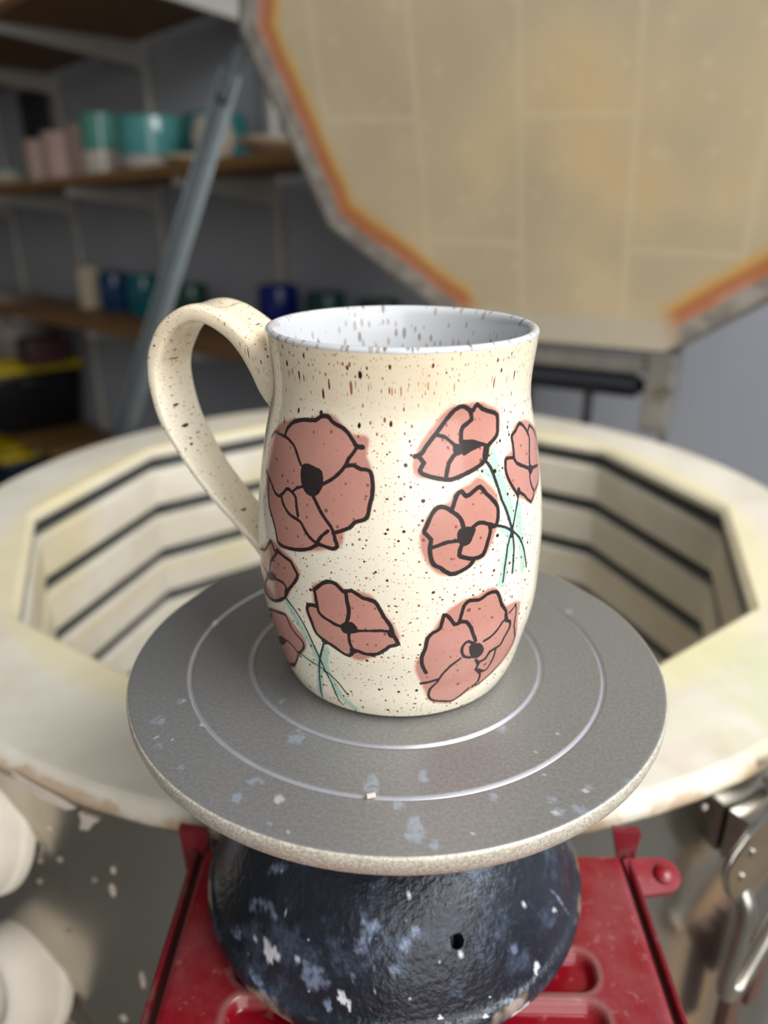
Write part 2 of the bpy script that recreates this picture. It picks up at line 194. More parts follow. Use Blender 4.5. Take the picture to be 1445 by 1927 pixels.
FLOWERS = '{"L":[[0.53,-142.9,85.6,-142.9,86.4,-142.5,87.4,-141.5,88.4,-140.1,89.3,-138.3,90.2,-136.3,90.8,-134.2,91.3,-131.9,91.7,-128.7,92.0,-125.7,92.3,-124.3,92.9,-123.2,93.5,-121.4,93.9,-119.7,93.9,-118.7,93.4,-117.8,92.8,-116.6,92.4,-115.4,92.1,-114.0,91.8,-112.6,91.4,-111.2,90.7,-109.9,89.9,-108.9,89.1,-108.1,88.4,-107.4,87.7,-106.7,87.2,-105.4,87.1,-104.3,87.1],[0.62,-106.7,87.1,-104.5,87.1],[0.43,-106.7,86.9,-107.1,86.3,-107.8,85.5,-108.7,84.7,-109.6,83.8,-110.1,82.9,-110.6,81.9,-111.9,80.7,-113.3,79.5,-114.7,78.5,-116.1,77.7,-118.0,76.8,-119.5,76.1],[0.36,-154.9,83.5,-153.8,84.4,-152.3,85.3,-150.2,85.4,-147.8,85.4,-145.1,85.5,-142.5,85.5,-140.3,85.3,-138.5,84.9,-136.8,84.4,-135.3,83.7,-134.0,82.7,-132.8,81.6,-131.6,80.5,-130.6,79.7],[0.5,-110.6,81.9,-109.2,82.1,-107.4,82.3,-106.0,81.9,-104.6,81.5,-103.1,81.5,-101.9,81.4,-101.0,81.0,-100.5,80.2,-100.1,78.9,-99.9,77.5,-99.9,76.2,-100.0,74.8,-100.5,73.1,-101.0,71.5,-101.2,70.1,-101.7,68.9,-102.6,68.3,-103.8,67.9,-105.0,67.6,-106.1,67.2,-107.0,66.4,-107.9,65.6,-109.3,65.0,-111.0,64.4,-112.7,63.8,-114.1,63.4],[0.47,-123.8,72.5,-122.8,71.7,-121.7,70.6,-120.7,69.6,-119.7,68.6,-118.5,67.6,-117.3,66.7,-116.1,65.8,-115.1,65.0,-114.3,64.1,-113.7,63.2,-113.4,62.3,-113.2,61.5,-112.6,60.7,-112.3,59.9,-112.9,59.3,-113.9,58.9,-115.0,58.9,-116.4,59.0,-118.1,59.2,-119.8,59.3,-121.5,58.5,-123.4,57.4,-125.8,56.6,-128.3,55.9,-131.0,55.4,-133.8,55.0,-136.5,54.7,-138.9,54.6,-140.6,54.8,-141.7,55.1],[0.36,-156.6,73.3,-154.8,72.7,-152.9,71.4,-151.9,69.0,-151.2,66.5,-150.7,64.9,-149.9,63.7,-148.2,62.6,-146.4,61.4,-144.9,60.0,-143.5,58.4,-142.4,56.6,-141.7,55.1],[0.43,-156.3,72.7,-153.2,72.0,-149.8,70.9,-147.5,69.7,-145.4,68.8,-143.3,68.5,-141.4,68.9,-139.4,70.3,-137.7,71.7,-136.0,71.9,-134.4,71.5,-133.0,71.0,-131.9,70.3,-131.5,69.2,-131.2,68.0,-130.7,66.7,-130.1,65.6],[0.43,-140.7,69.0,-140.2,68.2,-139.3,67.2,-137.7,66.2,-135.9,65.3,-134.0,64.8,-132.2,64.6,-130.4,64.4,-128.8,64.1,-127.7,63.4,-126.7,62.4,-125.4,61.5,-124.0,60.6,-122.3,59.9,-120.7,59.4],[0.32,-134.4,71.5,-133.2,72.2,-131.7,73.1,-130.2,73.6,-129.0,74.0],[0.44,-120.7,59.4,-119.9,60.5,-118.7,61.8,-117.3,62.9,-116.2,63.7],[0.54,-84.9,85.2,-83.7,85.4,-82.3,85.9,-81.6,86.5,-80.9,87.3,-79.6,88.4,-78.2,89.6,-76.7,90.7,-75.3,91.9,-73.9,93.0,-72.5,94.2,-70.8,95.4,-69.1,96.5,-67.4,97.1,-65.7,97.3,-64.0,96.7,-62.5,96.0,-61.5,95.8,-60.8,95.9,-60.1,96.7,-59.2,97.3,-58.0,96.7,-56.3,95.8,-54.2,95.2,-51.9,94.6,-50.0,94.1,-48.6,93.4,-48.4,91.9,-48.7,90.3,-48.9,89.1,-49.4,88.2,-50.7,87.5,-52.2,86.9,-53.7,86.4,-54.9,85.7,-55.4,84.3,-56.1,82.8,-57.9,81.8,-60.1,81.1,-62.6,80.4,-65.3,79.8,-68.4,79.1,-71.5,78.7,-74.0,78.9,-76.4,79.3,-79.2,79.9,-81.6,80.5,-82.7,81.1,-83.1,81.7,-82.3,82.6,-81.5,83.5,-82.3,84.3,-83.2,85.0],[0.54,-62.4,95.7,-61.8,94.7,-61.6,93.5,-63.5,92.7,-65.6,91.9,-66.3,91.1,-66.5,90.2,-66.6,89.0,-66.7,88.1],[0.43,-75.9,90.3,-74.6,90.1,-73.1,89.7,-71.7,88.9,-70.3,88.0,-69.0,87.1,-68.1,86.4],[0.49,-65.9,88.0,-63.9,87.9,-61.3,87.6,-59.1,87.1,-57.1,86.6,-55.7,86.2,-54.8,86.0],[0.43,-65.8,85.0,-64.5,85.3,-62.6,85.8,-60.2,86.2,-58.2,86.5],[0.54,-68.7,85.5,-70.4,84.5,-72.1,83.0,-72.9,81.2,-73.3,79.8],[0.87,-55.6,85.5,-56.6,83.1],[0.56,-71.8,70.3,-71.5,70.9,-70.9,71.8,-70.2,73.2,-69.4,74.5,-68.5,75.1,-67.5,75.3,-66.7,74.5,-65.7,73.8,-64.3,74.1,-62.7,74.8,-61.3,75.4,-59.9,75.7,-58.5,74.7,-57.1,73.4,-55.5,72.2,-54.0,71.0,-52.9,70.0,-52.1,69.0,-51.9,67.5,-52.1,66.0,-52.6,64.8,-53.4,63.9,-54.9,63.9,-56.2,64.1,-56.1,63.5,-56.0,62.7,-56.6,61.4,-57.4,59.9,-58.3,58.0,-59.5,56.5,-61.4,56.1,-63.4,56.1,-65.4,56.5,-67.2,57.0,-68.4,57.4,-69.0,57.9,-68.8,59.1,-68.3,60.2],[0.56,-63.0,56.1,-63.7,55.2,-64.9,54.3,-66.6,53.6,-68.5,53.0,-70.5,52.6,-72.4,52.7,-74.3,53.7,-75.9,54.9,-77.3,55.5,-78.4,56.1,-79.1,57.4,-79.5,58.9,-79.7,60.1,-79.7,61.2,-79.3,62.2,-79.2,63.1,-80.4,64.2,-81.5,65.1,-81.6,65.6,-81.3,66.1,-80.5,67.4,-79.6,68.9,-78.8,70.1,-77.9,71.0,-76.8,71.6,-75.7,71.8,-74.7,71.7,-73.6,71.4,-72.5,70.9,-71.4,70.2,-70.0,69.4,-68.7,68.4,-68.0,67.4,-67.4,66.3,-67.2,65.2,-67.1,64.3],[0.5,-79.7,60.9,-78.4,61.0,-76.7,61.3,-75.1,61.7,-73.3,62.0,-71.2,62.0,-69.4,62.0],[0.5,-64.7,64.4,-63.7,65.0,-62.2,65.6,-60.9,65.9,-59.2,65.7,-56.7,64.9,-54.5,64.1],[0.42,-40.2,69.4,-40.7,70.2,-41.5,71.3,-42.8,72.5,-44.1,73.9,-45.4,75.5,-46.4,77.2,-46.8,78.7,-46.6,79.9,-46.4,80.8,-45.7,81.3,-43.8,81.2,-42.0,80.9],[0.46,-40.9,80.9,-40.6,82.6,-40.5,84.7,-40.7,85.8,-40.6,86.6,-39.1,87.2,-37.1,87.7,-35.3,88.6,-33.5,89.1,-31.5,88.5,-29.6,87.5,-28.0,86.4,-26.7,85.3,-25.9,84.4,-25.7,83.4,-26.4,82.3,-27.3,81.0,-27.9,79.8,-28.5,78.5,-28.8,76.7,-29.0,75.2],[0.38,-27.0,85.0,-25.4,86.0,-23.1,86.7,-20.4,85.8,-17.4,84.3,-14.9,82.6,-12.8,80.9,-12.4,79.2,-12.8,78.0],[0.46,-41.2,80.9,-40.6,80.0,-39.3,78.9,-37.0,78.0,-34.2,77.1,-31.8,76.2,-29.0,75.4,-23.9,74.7,-17.6,73.8],[0.38,-29.0,75.2,-29.5,74.1,-29.7,72.6,-29.1,70.9,-28.0,69.4,-26.8,68.6,-26.3,67.9,-27.8,66.5,-30.2,65.7,-33.1,67.1,-35.8,69.1,-38.3,70.3,-39.9,71.0],[0.26,-26.3,67.9,-23.3,68.4,-19.2,69.0,-17.3,69.9,-16.4,70.8],[0.77,-39.5,71.3,-39.6,70.6],[0.42,-56.7,82.2,-55.8,81.6,-54.7,80.4,-53.5,78.5,-52.4,76.2,-51.1,73.4,-49.9,70.6,-48.7,68.8,-47.7,67.2,-46.8,65.3,-46.0,63.4,-45.3,61.9,-44.9,60.8],[0.28,-40.2,69.4,-41.1,67.8,-42.3,65.7,-43.5,63.5,-44.8,61.1,-46.3,59.2,-47.7,56.5,-48.9,51.1,-49.5,46.0],[0.36,-52.8,63.8,-51.0,63.3,-48.7,62.5,-46.6,61.5,-44.9,60.6],[0.31,-44.9,60.6,-43.0,59.4,-40.6,57.6,-38.8,55.4,-37.1,52.7,-35.6,49.3,-34.4,46.5],[0.3,-44.9,60.4,-44.4,58.3,-44.0,55.6,-44.0,53.8,-44.2,52.0,-44.3,49.6,-44.4,47.6],[0.52,-45.2,61.2,-45.3,59.1],[0.52,-67.6,37.1,-68.6,36.7,-69.9,36.7,-70.8,37.7,-71.8,38.9,-73.0,40.0,-74.1,40.3,-74.6,38.4,-75.2,36.2,-76.4,35.4,-77.7,35.0,-78.9,34.2,-79.8,33.2,-80.2,31.5,-80.5,29.6,-81.2,28.2,-81.6,26.7,-81.5,24.9,-80.9,23.1,-80.1,21.7,-79.4,20.6],[0.51,-68.1,37.2,-67.8,38.3,-67.3,39.7,-67.0,41.0,-66.5,42.2,-65.6,43.0,-64.3,43.5,-62.4,43.2,-60.3,42.9,-58.5,43.4,-56.8,44.0,-54.7,44.1,-52.8,43.8,-51.7,43.0,-50.8,41.8,-50.1,40.3,-49.1,38.6,-47.5,37.0,-46.0,35.3,-46.1,33.9,-46.2,32.6,-44.6,31.7,-42.9,30.9,-42.3,29.7,-42.5,28.4,-43.6,27.1,-44.9,25.8,-45.5,24.6,-46.1,23.6,-47.3,23.3,-48.7,23.2,-50.4,23.1,-51.9,22.9,-52.7,21.8,-53.5,20.6,-55.4,20.3,-57.0,20.3],[0.5,-68.1,37.2,-66.8,37.1,-65.2,36.7,-64.0,35.6,-63.0,34.3,-62.4,32.9,-61.7,31.6,-61.0,30.3,-60.4,29.2],[0.38,-47.5,32.4,-48.7,31.4,-50.3,30.2,-51.9,29.3,-53.6,28.7,-55.2,28.4,-56.4,28.2],[0.3,-44.1,34.3,-42.9,34.7,-41.6,35.1,-40.7,35.7,-40.2,35.9,-39.6,34.4,-39.3,32.3,-39.3,30.3,-39.1,28.0,-37.3,25.2,-35.1,22.1,-35.3,19.6,-36.7,17.6,-38.8,16.0,-41.2,14.7,-43.8,13.4,-46.5,12.4,-48.8,11.7,-51.0,11.1,-53.1,10.4,-54.6,9.9],[0.39,-48.7,23.2,-48.5,21.5,-48.4,19.3,-49.1,17.3,-50.2,15.7,-51.3,15.2,-52.7,15.3,-54.5,16.2,-55.9,17.1],[0.43,-58.6,21.7,-57.6,20.6,-56.7,19.3,-57.0,18.4,-57.3,17.5,-55.8,16.3,-54.2,14.9,-53.7,13.2,-54.0,11.6,-55.3,10.8,-56.7,10.3],[0.36,-66.1,24.1,-67.7,23.2,-69.7,22.1,-71.2,20.7,-72.6,19.3,-73.6,17.7,-74.5,16.1,-75.9,14.9,-77.1,13.6,-77.5,12.0,-77.3,10.6,-76.4,9.4,-74.9,8.5,-72.8,7.9,-70.4,7.4,-68.3,6.8,-66.3,6.5,-64.1,7.1,-62.1,8.0,-60.1,9.2,-58.5,10.1],[0.45,-81.0,16.4,-79.8,16.5,-78.0,16.6,-75.9,17.0,-74.2,17.3],[0.72,-46.2,34.6,-45.4,32.3],[0.41,-60.7,28.0,-62.0,29.0,-63.5,29.8,-64.6,29.7,-65.4,29.1,-66.0,28.3,-66.1,27.2,-65.6,25.9,-64.7,24.6,-63.3,23.9,-61.8,23.5,-60.6,23.6,-59.8,23.9],[0.52,-122.1,44.9,-121.0,45.8,-119.5,47.0,-118.0,48.1,-116.3,48.8,-114.5,49.0,-112.8,48.7,-111.3,47.7,-110.0,46.8,-108.4,47.2,-106.7,47.5,-104.9,46.7,-103.0,45.8,-100.7,45.5,-98.6,45.0,-97.6,44.0,-96.9,42.8,-96.0,41.5,-95.1,40.1,-94.0,38.8,-92.9,37.4,-92.4,36.0,-92.0,34.6,-90.9,33.1,-90.2,31.7,-91.5,31.2,-93.3,30.8,-94.7,29.7,-96.1,28.7,-97.6,27.9,-99.3,27.5,-101.2,27.4,-103.1,27.5,-104.8,28.0,-106.4,28.1,-107.4,26.9,-108.6,25.7,-110.2,25.9,-112.0,26.6,-113.8,27.4,-115.5,28.1,-117.1,28.6,-118.6,29.1,-120.3,29.7,-121.8,30.5,-122.7,31.5,-123.3,32.6,-123.8,33.8,-124.3,34.9,-125.2,36.4,-125.8,37.8,-125.5,38.9,-124.5,39.6,-122.6,39.9,-121.0,39.9],[0.44,-121.8,44.5,-121.5,43.4,-121.2,41.9,-120.9,40.7,-120.7,39.6,-120.5,38.6,-120.0,37.9,-118.9,37.3,-117.4,36.8,-115.6,36.3,-113.8,35.7,-112.3,35.5,-111.3,35.4],[0.52,-109.0,46.6,-108.8,45.4,-108.6,43.9,-108.2,42.4,-108.0,40.8,-108.3,39.0,-108.8,37.5],[0.36,-105.1,35.0,-103.1,35.2,-100.5,35.5,-98.1,35.7,-96.0,35.9,-94.2,35.8,-92.9,35.6],[0.39,-108.2,33.9,-108.3,32.3,-108.1,30.5,-107.5,29.1,-106.9,28.0],[0.84,-118.9,28.8,-118.4,28.5],[0.81,-93.1,35.6,-92.7,34.6],[0.83,-107.1,28.0,-106.4,27.9],[0.43,-168.6,43.9,-158.1,47.2,-152.8,49.0,-149.5,51.7,-147.2,53.7,-145.4,52.9,-144.1,51.6,-142.6,51.6,-142.1,51.4,-144.6,49.3,-147.9,46.7,-148.8,44.8,-149.1,43.4,-149.7,42.4,-150.1,41.7],[0.46,-142.1,52.2,-139.7,51.9,-137.0,51.5,-135.0,51.4,-133.3,51.1,-132.2,50.3,-131.3,49.3,-130.3,48.4,-129.8,47.3,-130.8,45.8,-132.4,44.2,-134.0,42.7,-135.7,41.2,-136.9,39.5,-138.5,37.7,-141.8,35.8,-146.0,34.0,-149.6,33.0,-153.0,32.5,-156.1,32.4,-158.2,33.1,-158.1,34.7,-156.3,36.9,-153.0,39.2,-150.3,40.8],[0.41,-144.3,42.1,-141.5,42.5,-138.7,42.7,-137.2,42.0,-136.5,41.3],[0.25,-168.3,43.0,-168.4,40.6,-158.5,41.7,-154.2,41.5,-151.7,41.2],[0.26,-167.6,35.8,-167.3,34.0,-166.8,32.0,-166.3,30.2,-159.0,31.8],[0.67,-141.9,52.2,-140.7,52.0],[0.65,-136.9,40.8,-137.5,39.3],[0.35,-162.6,24.0,-162.8,24.0,-153.0,28.2,-147.7,29.8,-143.8,30.7,-140.9,31.5,-138.8,31.6,-137.5,30.2,-136.3,28.5,-134.7,27.4,-133.1,26.5,-131.3,25.7,-130.0,24.8,-130.1,23.4,-131.0,22.0,-133.2,20.2,-135.6,18.8,-136.7,19.1,-137.5,20.0,-139.4,20.6,-141.7,20.8,-144.6,20.1,-147.4,19.1],[0.3,-153.1,27.0,-156.0,24.8,-161.6,20.9,-158.2,20.8,-154.6,20.6,-155.4,18.3,-157.2,16.0],[0.24,-162.6,24.0,-161.7,22.1,-161.0,19.6,-160.9,16.8,-161.4,14.4],[0.32,-161.5,10.6,-160.9,9.7,-159.8,8.5,-158.3,7.2,-152.7,8.0,-147.6,9.0,-143.5,10.5,-139.2,14.2,-136.3,17.5],[0.23,-161.4,14.4,-161.6,12.2,-160.6,9.9,-158.9,7.8,-156.8,6.3,-151.0,7.5,-145.5,9.4],[0.63,-146.4,9.7,-143.2,10.9],[0.6,-135.6,18.8,-134.1,19.4],[0.24,-137.7,38.0,-135.3,37.1,-132.6,35.8,-131.0,34.7,-129.5,33.4,-128.0,32.0,-126.7,30.4,-125.5,28.4,-124.4,26.1,-123.4,23.8,-122.5,21.4,-121.7,18.9,-121.0,16.4,-120.0,14.1,-119.0,11.8,-118.3,8.7,-117.7,5.6,-116.9,3.9,-116.1,3.2],[0.26,-118.7,28.7,-119.4,27.2,-120.5,25.0,-121.7,22.6,-123.0,19.8,-124.3,16.3,-125.3,12.9,-126.0,9.9,-126.8,7.1,-127.7,4.5,-128.5,2.5],[0.21,-134.6,19.2,-132.0,18.8,-128.9,18.3,-126.3,18.0,-123.8,17.5,-121.4,16.8,-119.2,15.9,-117.1,14.5,-115.1,12.9,-113.5,10.9,-112.3,9.4]],"P":[[-130.3,79.7,-128.9,80.4,-127.0,80.7,-125.1,80.5,-123.3,80.2,-121.6,80.0,-120.1,79.5,-119.4,78.0,-119.3,76.3,-119.5,75.2,-120.2,74.2,-121.1,73.2,-122.4,72.5,-124.2,72.1,-126.2,72.2,-127.8,72.9,-129.0,74.0,-129.8,75.1,-130.3,76.3,-130.6,78.1],[-70.1,88.0,-68.9,87.9,-67.5,87.5,-66.5,87.8,-65.4,88.1,-64.0,88.2,-62.3,88.0,-59.7,87.4,-58.2,86.7,-60.4,86.2,-63.7,85.7,-65.9,85.1,-67.8,84.7,-69.1,84.6,-69.9,85.0,-70.3,86.5],[-69.8,63.3,-69.6,64.2,-69.1,64.9,-68.2,65.3,-67.0,65.5,-65.6,65.5,-64.2,65.3,-63.0,64.9,-62.3,64.4,-62.6,63.5,-63.3,62.5,-64.0,61.5,-64.8,60.7,-66.0,60.3,-67.2,60.2,-68.3,60.7,-69.2,61.4,-69.7,62.4],[-31.2,76.0,-30.0,76.5,-28.0,76.4,-26.0,75.6,-24.9,74.6,-26.6,73.8,-28.9,73.4,-30.5,74.6],[-63.2,27.8,-62.3,28.5,-60.8,28.5,-59.4,28.3,-58.0,27.8,-56.7,26.7,-55.7,25.4,-55.5,24.2,-55.9,23.2,-56.9,22.6,-58.2,22.3,-59.8,22.5,-61.3,23.4,-62.7,25.7],[-111.6,35.4,-110.9,36.3,-109.8,37.1,-108.3,37.5,-106.9,37.6,-105.8,36.9,-105.1,36.0,-104.6,35.3,-104.6,34.6,-105.9,34.0,-107.5,33.6,-109.1,33.4,-110.4,33.5,-111.3,34.3],[-154.2,40.3,-150.9,42.2,-147.3,43.6,-144.4,43.4,-143.3,42.4,-146.2,40.9,-150.7,39.4,-153.5,39.4],[-161.7,13.9,-154.1,17.7,-147.3,20.6,-144.7,20.8,-143.9,19.9,-146.4,17.9,-151.1,15.3,-156.7,12.8,-161.7,11.1,-161.8,12.5]],"K":[[-158.0,72.7,-157.9,74.9,-157.4,77.5,-157.6,80.3,-156.8,83.1,-153.8,85.7,-149.4,88.0,-143.9,90.0,-138.5,91.4,-133.7,92.1,-129.7,92.5,-126.7,93.4,-124.3,94.2,-122.1,94.9,-120.3,95.3,-118.3,95.2,-116.5,94.7,-114.9,93.9,-113.2,92.8,-110.7,91.5,-108.3,90.5,-106.3,90.4,-104.5,90.5,-102.9,90.2,-101.7,89.6,-101.5,88.5,-101.7,87.2,-102.0,86.0,-102.1,84.8,-101.3,83.6,-100.4,82.3,-99.8,81.1,-99.3,79.7,-99.1,77.4,-99.1,74.9,-99.5,72.2,-100.2,69.9,-100.7,68.6,-101.6,67.8,-103.5,67.2,-105.7,66.7,-107.4,65.8,-108.6,65.0,-109.4,64.2,-109.7,63.4,-109.7,62.1,-109.8,60.8,-110.8,59.6,-112.3,58.7,-114.1,58.4,-116.4,58.1,-119.5,57.2,-123.4,56.2,-128.1,55.4,-133.2,54.5,-137.5,53.6,-141.0,53.4,-142.4,55.1,-143.4,57.5,-145.7,59.5,-148.4,61.5,-150.7,63.8,-152.9,66.0,-154.5,68.0,-155.7,69.7,-157.1,71.1],[-86.3,82.7,-86.1,83.7,-85.4,85.0,-84.0,87.3,-82.2,89.7,-80.2,91.5,-78.1,92.9,-76.5,94.3,-74.9,95.5,-72.6,96.8,-70.2,97.8,-68.0,98.1,-65.7,98.1,-62.9,98.3,-59.9,98.3,-57.0,97.9,-54.0,97.1,-50.7,96.1,-47.9,94.9,-46.8,93.8,-46.6,92.5,-46.8,90.7,-47.6,88.9,-49.3,87.4,-51.2,86.2,-52.3,85.7,-53.3,85.2,-54.3,83.5,-55.7,81.8,-57.7,81.0,-60.2,80.4,-63.2,79.8,-66.3,79.2,-69.2,78.6,-72.0,78.1,-74.9,78.3,-77.7,78.6,-80.5,78.9,-82.9,79.3,-84.4,79.8,-85.4,80.6,-86.0,81.5],[-64.1,77.1,-62.7,78.0,-61.4,78.7,-60.0,78.6,-58.3,78.0,-56.3,76.8,-54.2,75.2,-52.6,73.8,-51.5,72.2,-51.1,69.9,-51.1,67.5,-51.2,65.7,-51.7,64.2,-52.5,62.9,-53.6,61.6,-54.7,59.9,-55.9,58.3,-57.1,56.8,-58.5,55.6,-60.4,55.0,-62.5,54.6,-64.1,53.8,-65.8,53.0,-68.2,52.5,-70.7,52.3,-72.9,52.2,-75.0,52.4,-77.2,53.2,-79.2,54.5,-80.9,56.2,-82.1,58.0,-82.9,59.7,-83.4,61.3,-83.6,63.0,-83.6,64.6,-83.0,66.2,-82.1,67.7,-81.2,69.2,-80.0,70.5,-78.4,71.6,-76.6,72.5,-74.5,72.8,-72.6,73.2,-71.7,74.4,-70.8,75.6,-69.2,76.1,-67.5,76.5,-65.7,76.8],[-35.3,90.0,-31.6,90.0,-27.1,89.4,-22.4,88.1,-17.5,86.4,-12.6,84.4,-6.9,81.8,-7.3,79.6,-7.7,76.8,-8.0,73.3,-10.5,70.4,-15.9,69.2,-19.7,68.0,-23.1,66.9,-26.1,66.0,-28.1,65.2,-30.4,65.0,-33.8,66.1,-37.0,67.6,-39.5,68.8,-41.7,70.0,-43.4,71.5,-45.0,73.0,-46.3,74.5,-47.3,76.1,-47.7,78.1,-47.6,80.0,-47.1,81.4,-46.1,82.3,-44.1,82.6,-42.2,83.0,-42.0,84.5,-42.0,86.2,-41.0,87.4,-39.6,88.4,-37.8,89.4],[-84.1,23.3,-83.9,24.9,-83.4,26.4,-82.6,27.5,-81.7,28.9,-81.3,31.3,-80.7,33.6,-79.3,35.1,-77.8,36.5,-76.5,38.4,-75.4,40.1,-74.6,40.8,-73.7,41.4,-72.1,42.3,-70.3,43.2,-68.6,43.9,-66.7,44.5,-64.4,44.6,-61.9,44.7,-59.4,45.4,-56.9,45.9,-54.6,45.9,-52.4,45.3,-50.5,43.2,-48.8,40.9,-47.7,39.1,-46.4,37.8,-44.0,37.5,-41.3,37.4,-38.4,36.8,-36.2,35.7,-36.3,33.5,-36.9,30.6,-35.7,27.0,-33.6,22.8,-33.1,19.5,-34.1,17.0,-36.3,15.1,-39.5,13.6,-43.9,12.3,-48.1,11.1,-51.4,10.1,-54.4,9.3,-57.4,8.7,-60.2,8.0,-62.8,6.8,-65.4,5.7,-68.3,5.6,-71.2,6.2,-74.4,7.1,-77.0,8.5,-78.5,10.9,-79.6,13.3,-80.7,15.3,-81.8,17.0,-82.7,18.5,-83.4,20.0,-83.9,21.7],[-122.8,46.3,-121.4,47.5,-119.4,48.2,-117.4,49.0,-115.2,49.4,-113.2,49.6,-111.3,49.3,-109.9,48.3,-108.5,47.4,-106.8,47.6,-104.8,47.9,-102.5,47.7,-100.4,47.2,-99.0,46.4,-97.7,45.1,-96.2,43.3,-94.7,41.4,-93.3,40.0,-92.0,38.7,-90.9,37.1,-90.0,35.5,-89.5,33.8,-89.8,32.1,-91.5,31.0,-93.8,29.9,-95.8,28.7,-97.9,27.4,-100.4,26.0,-102.8,24.8,-104.8,24.3,-106.7,24.4,-108.5,25.4,-110.5,26.5,-113.0,26.8,-115.6,27.2,-118.3,28.4,-120.8,29.9,-122.4,31.2,-123.6,32.6,-125.0,34.1,-126.0,35.7,-126.6,37.2,-126.4,38.5,-124.8,39.6,-123.2,41.0,-123.1,43.7],[-168.3,43.9,-168.6,44.6,-155.9,49.8,-150.4,52.8,-146.0,54.6,-142.1,54.4,-138.5,53.6,-135.4,53.2,-132.6,52.5,-129.9,50.8,-128.1,49.0,-128.3,47.6,-129.5,46.2,-131.7,43.8,-134.2,41.2,-135.8,39.0,-137.8,37.1,-141.9,35.2,-147.3,33.3,-152.7,32.0,-160.2,30.5,-166.2,30.2,-166.9,32.4,-167.4,34.5,-167.8,36.6,-168.0,38.8,-168.0,40.9,-168.1,42.6],[-163.1,24.7,-158.7,27.0,-149.7,30.2,-143.4,32.0,-138.6,32.6,-135.8,31.7,-133.5,30.4,-131.1,29.2,-129.2,27.8,-128.1,26.3,-128.0,24.5,-129.6,22.1,-132.0,19.6,-134.4,18.1,-137.0,16.2,-139.9,12.6,-143.5,8.9,-149.5,6.5,-155.3,5.3,-157.1,6.5,-159.1,8.1,-160.8,10.3,-161.4,13.1,-160.7,16.1,-160.7,18.9,-161.6,22.3]],"G":[[1.71,-53.4,84.3,-52.6,81.9,-51.4,78.7,-49.7,75.4,-47.8,71.9,-45.8,68.2,-44.5,64.5,-45.1,61.2,-46.3,58.0,-47.6,54.6,-48.7,51.4,-49.6,48.2,-50.1,45.8],[1.68,-40.5,67.0,-40.6,63.9,-40.5,60.1,-39.8,57.2,-38.9,54.3,-38.1,50.5,-37.3,47.5],[0.95,-57.6,79.5,-55.9,78.8,-53.9,77.7,-53.0,76.2,-52.5,75.0],[1.14,-51.7,63.3,-47.0,59.9],[1.0,-45.0,57.6,-43.8,48.2],[1.3,-136.6,36.7,-133.5,34.1,-129.9,30.7,-127.3,28.0,-125.2,25.4,-123.6,23.0,-122.9,20.3,-123.6,16.8,-124.9,13.0,-126.3,9.0,-128.0,5.5],[1.31,-118.3,26.0,-119.5,23.2,-120.7,19.5,-120.0,16.4,-118.6,13.5,-117.3,10.6,-115.7,7.9,-112.8,5.4,-110.3,3.3],[0.75,-132.3,19.0,-126.4,17.6]]}'

# ================================================================ SETTING
wall_dir = Vector((-.70007, .71407, 0)); wall_n = Vector((-.71407, -.70007, 0))   # wall_n points into the room
FRONT = Vector((-.19, 1.30, 0))
def rk(s, b, z):               # along the shelf wall, back from the shelf front, height above the wheel head
    return FRONT+wall_dir*s-wall_n*b+Vector((0, 0, z+Z0))
RK_ROT = math.atan2(wall_dir.y, wall_dir.x)
m_wall = simple('painted_wall', srgb(172, 175, 182), .75, 0, .04, 3, .05)
bm = bmesh.new()
a = rk(-2.6, .285, 0); b_ = rk(3.9, .285, 0); th = -wall_n*.1
q = [Vector((p.x, p.y, z)) for z in (-.02, 3.2) for p in (a, b_, b_+th, a+th)]
vs = [bm.verts.new(p) for p in q]
for f in ((0, 1, 2, 3), (4, 5, 6, 7), (0, 1, 5, 4), (1, 2, 6, 5), (2, 3, 7, 6), (3, 0, 4, 7)): bm.faces.new([vs[i] for i in f])
tag(bm_obj('wall_back', bm, m_wall), kind='structure')
bm = bmesh.new(); add_box(bm, (0, .8, -.05), (9, 8, .1))
tag(bm_obj('floor', bm, simple('concrete_floor', srgb(110, 108, 104), .8, 0, .15, 6, .1)), kind='structure')

m_ceil = simple('ceiling_paint', srgb(120, 118, 114), .8, 0, .04, 3)
bm = bmesh.new(); add_box(bm, (0, 2.9, 2.75), (9, 4.4, .1)); tag(bm_obj('ceiling', bm, m_ceil), kind='structure')
bm = bmesh.new(); add_box(bm, (-3.0, 1.6, 1.35), (.1, 5.4, 2.7)); tag(bm_obj('wall_left', bm, m_ceil), kind='structure')
# ---- shelf rack (thing): boards, uprights, arms
m_board = NT('oiled_pine')
nz = m_board.noise(6, 4, .6, m_board.co((1.5, 22, 22)))
m_board = m_board.out(m_board.mix(nz, srgb(96, 66, 34), srgb(158, 116, 68)), .6)
m_steel_white = simple('white_painted_steel', srgb(176, 172, 164), .5, 0, .05, 20)
TILT = .034
z_sh = (.575, .205, -.178, -.66)
ZS = lambda i, s: z_sh[i]-TILT*(s-.5)
rack = thing('shelf_rack', 'wall rack of brown wooden boards on pale metal uprights behind the kiln', 'shelf', rk(0, 0, -Z0), (0, 0, RK_ROT))
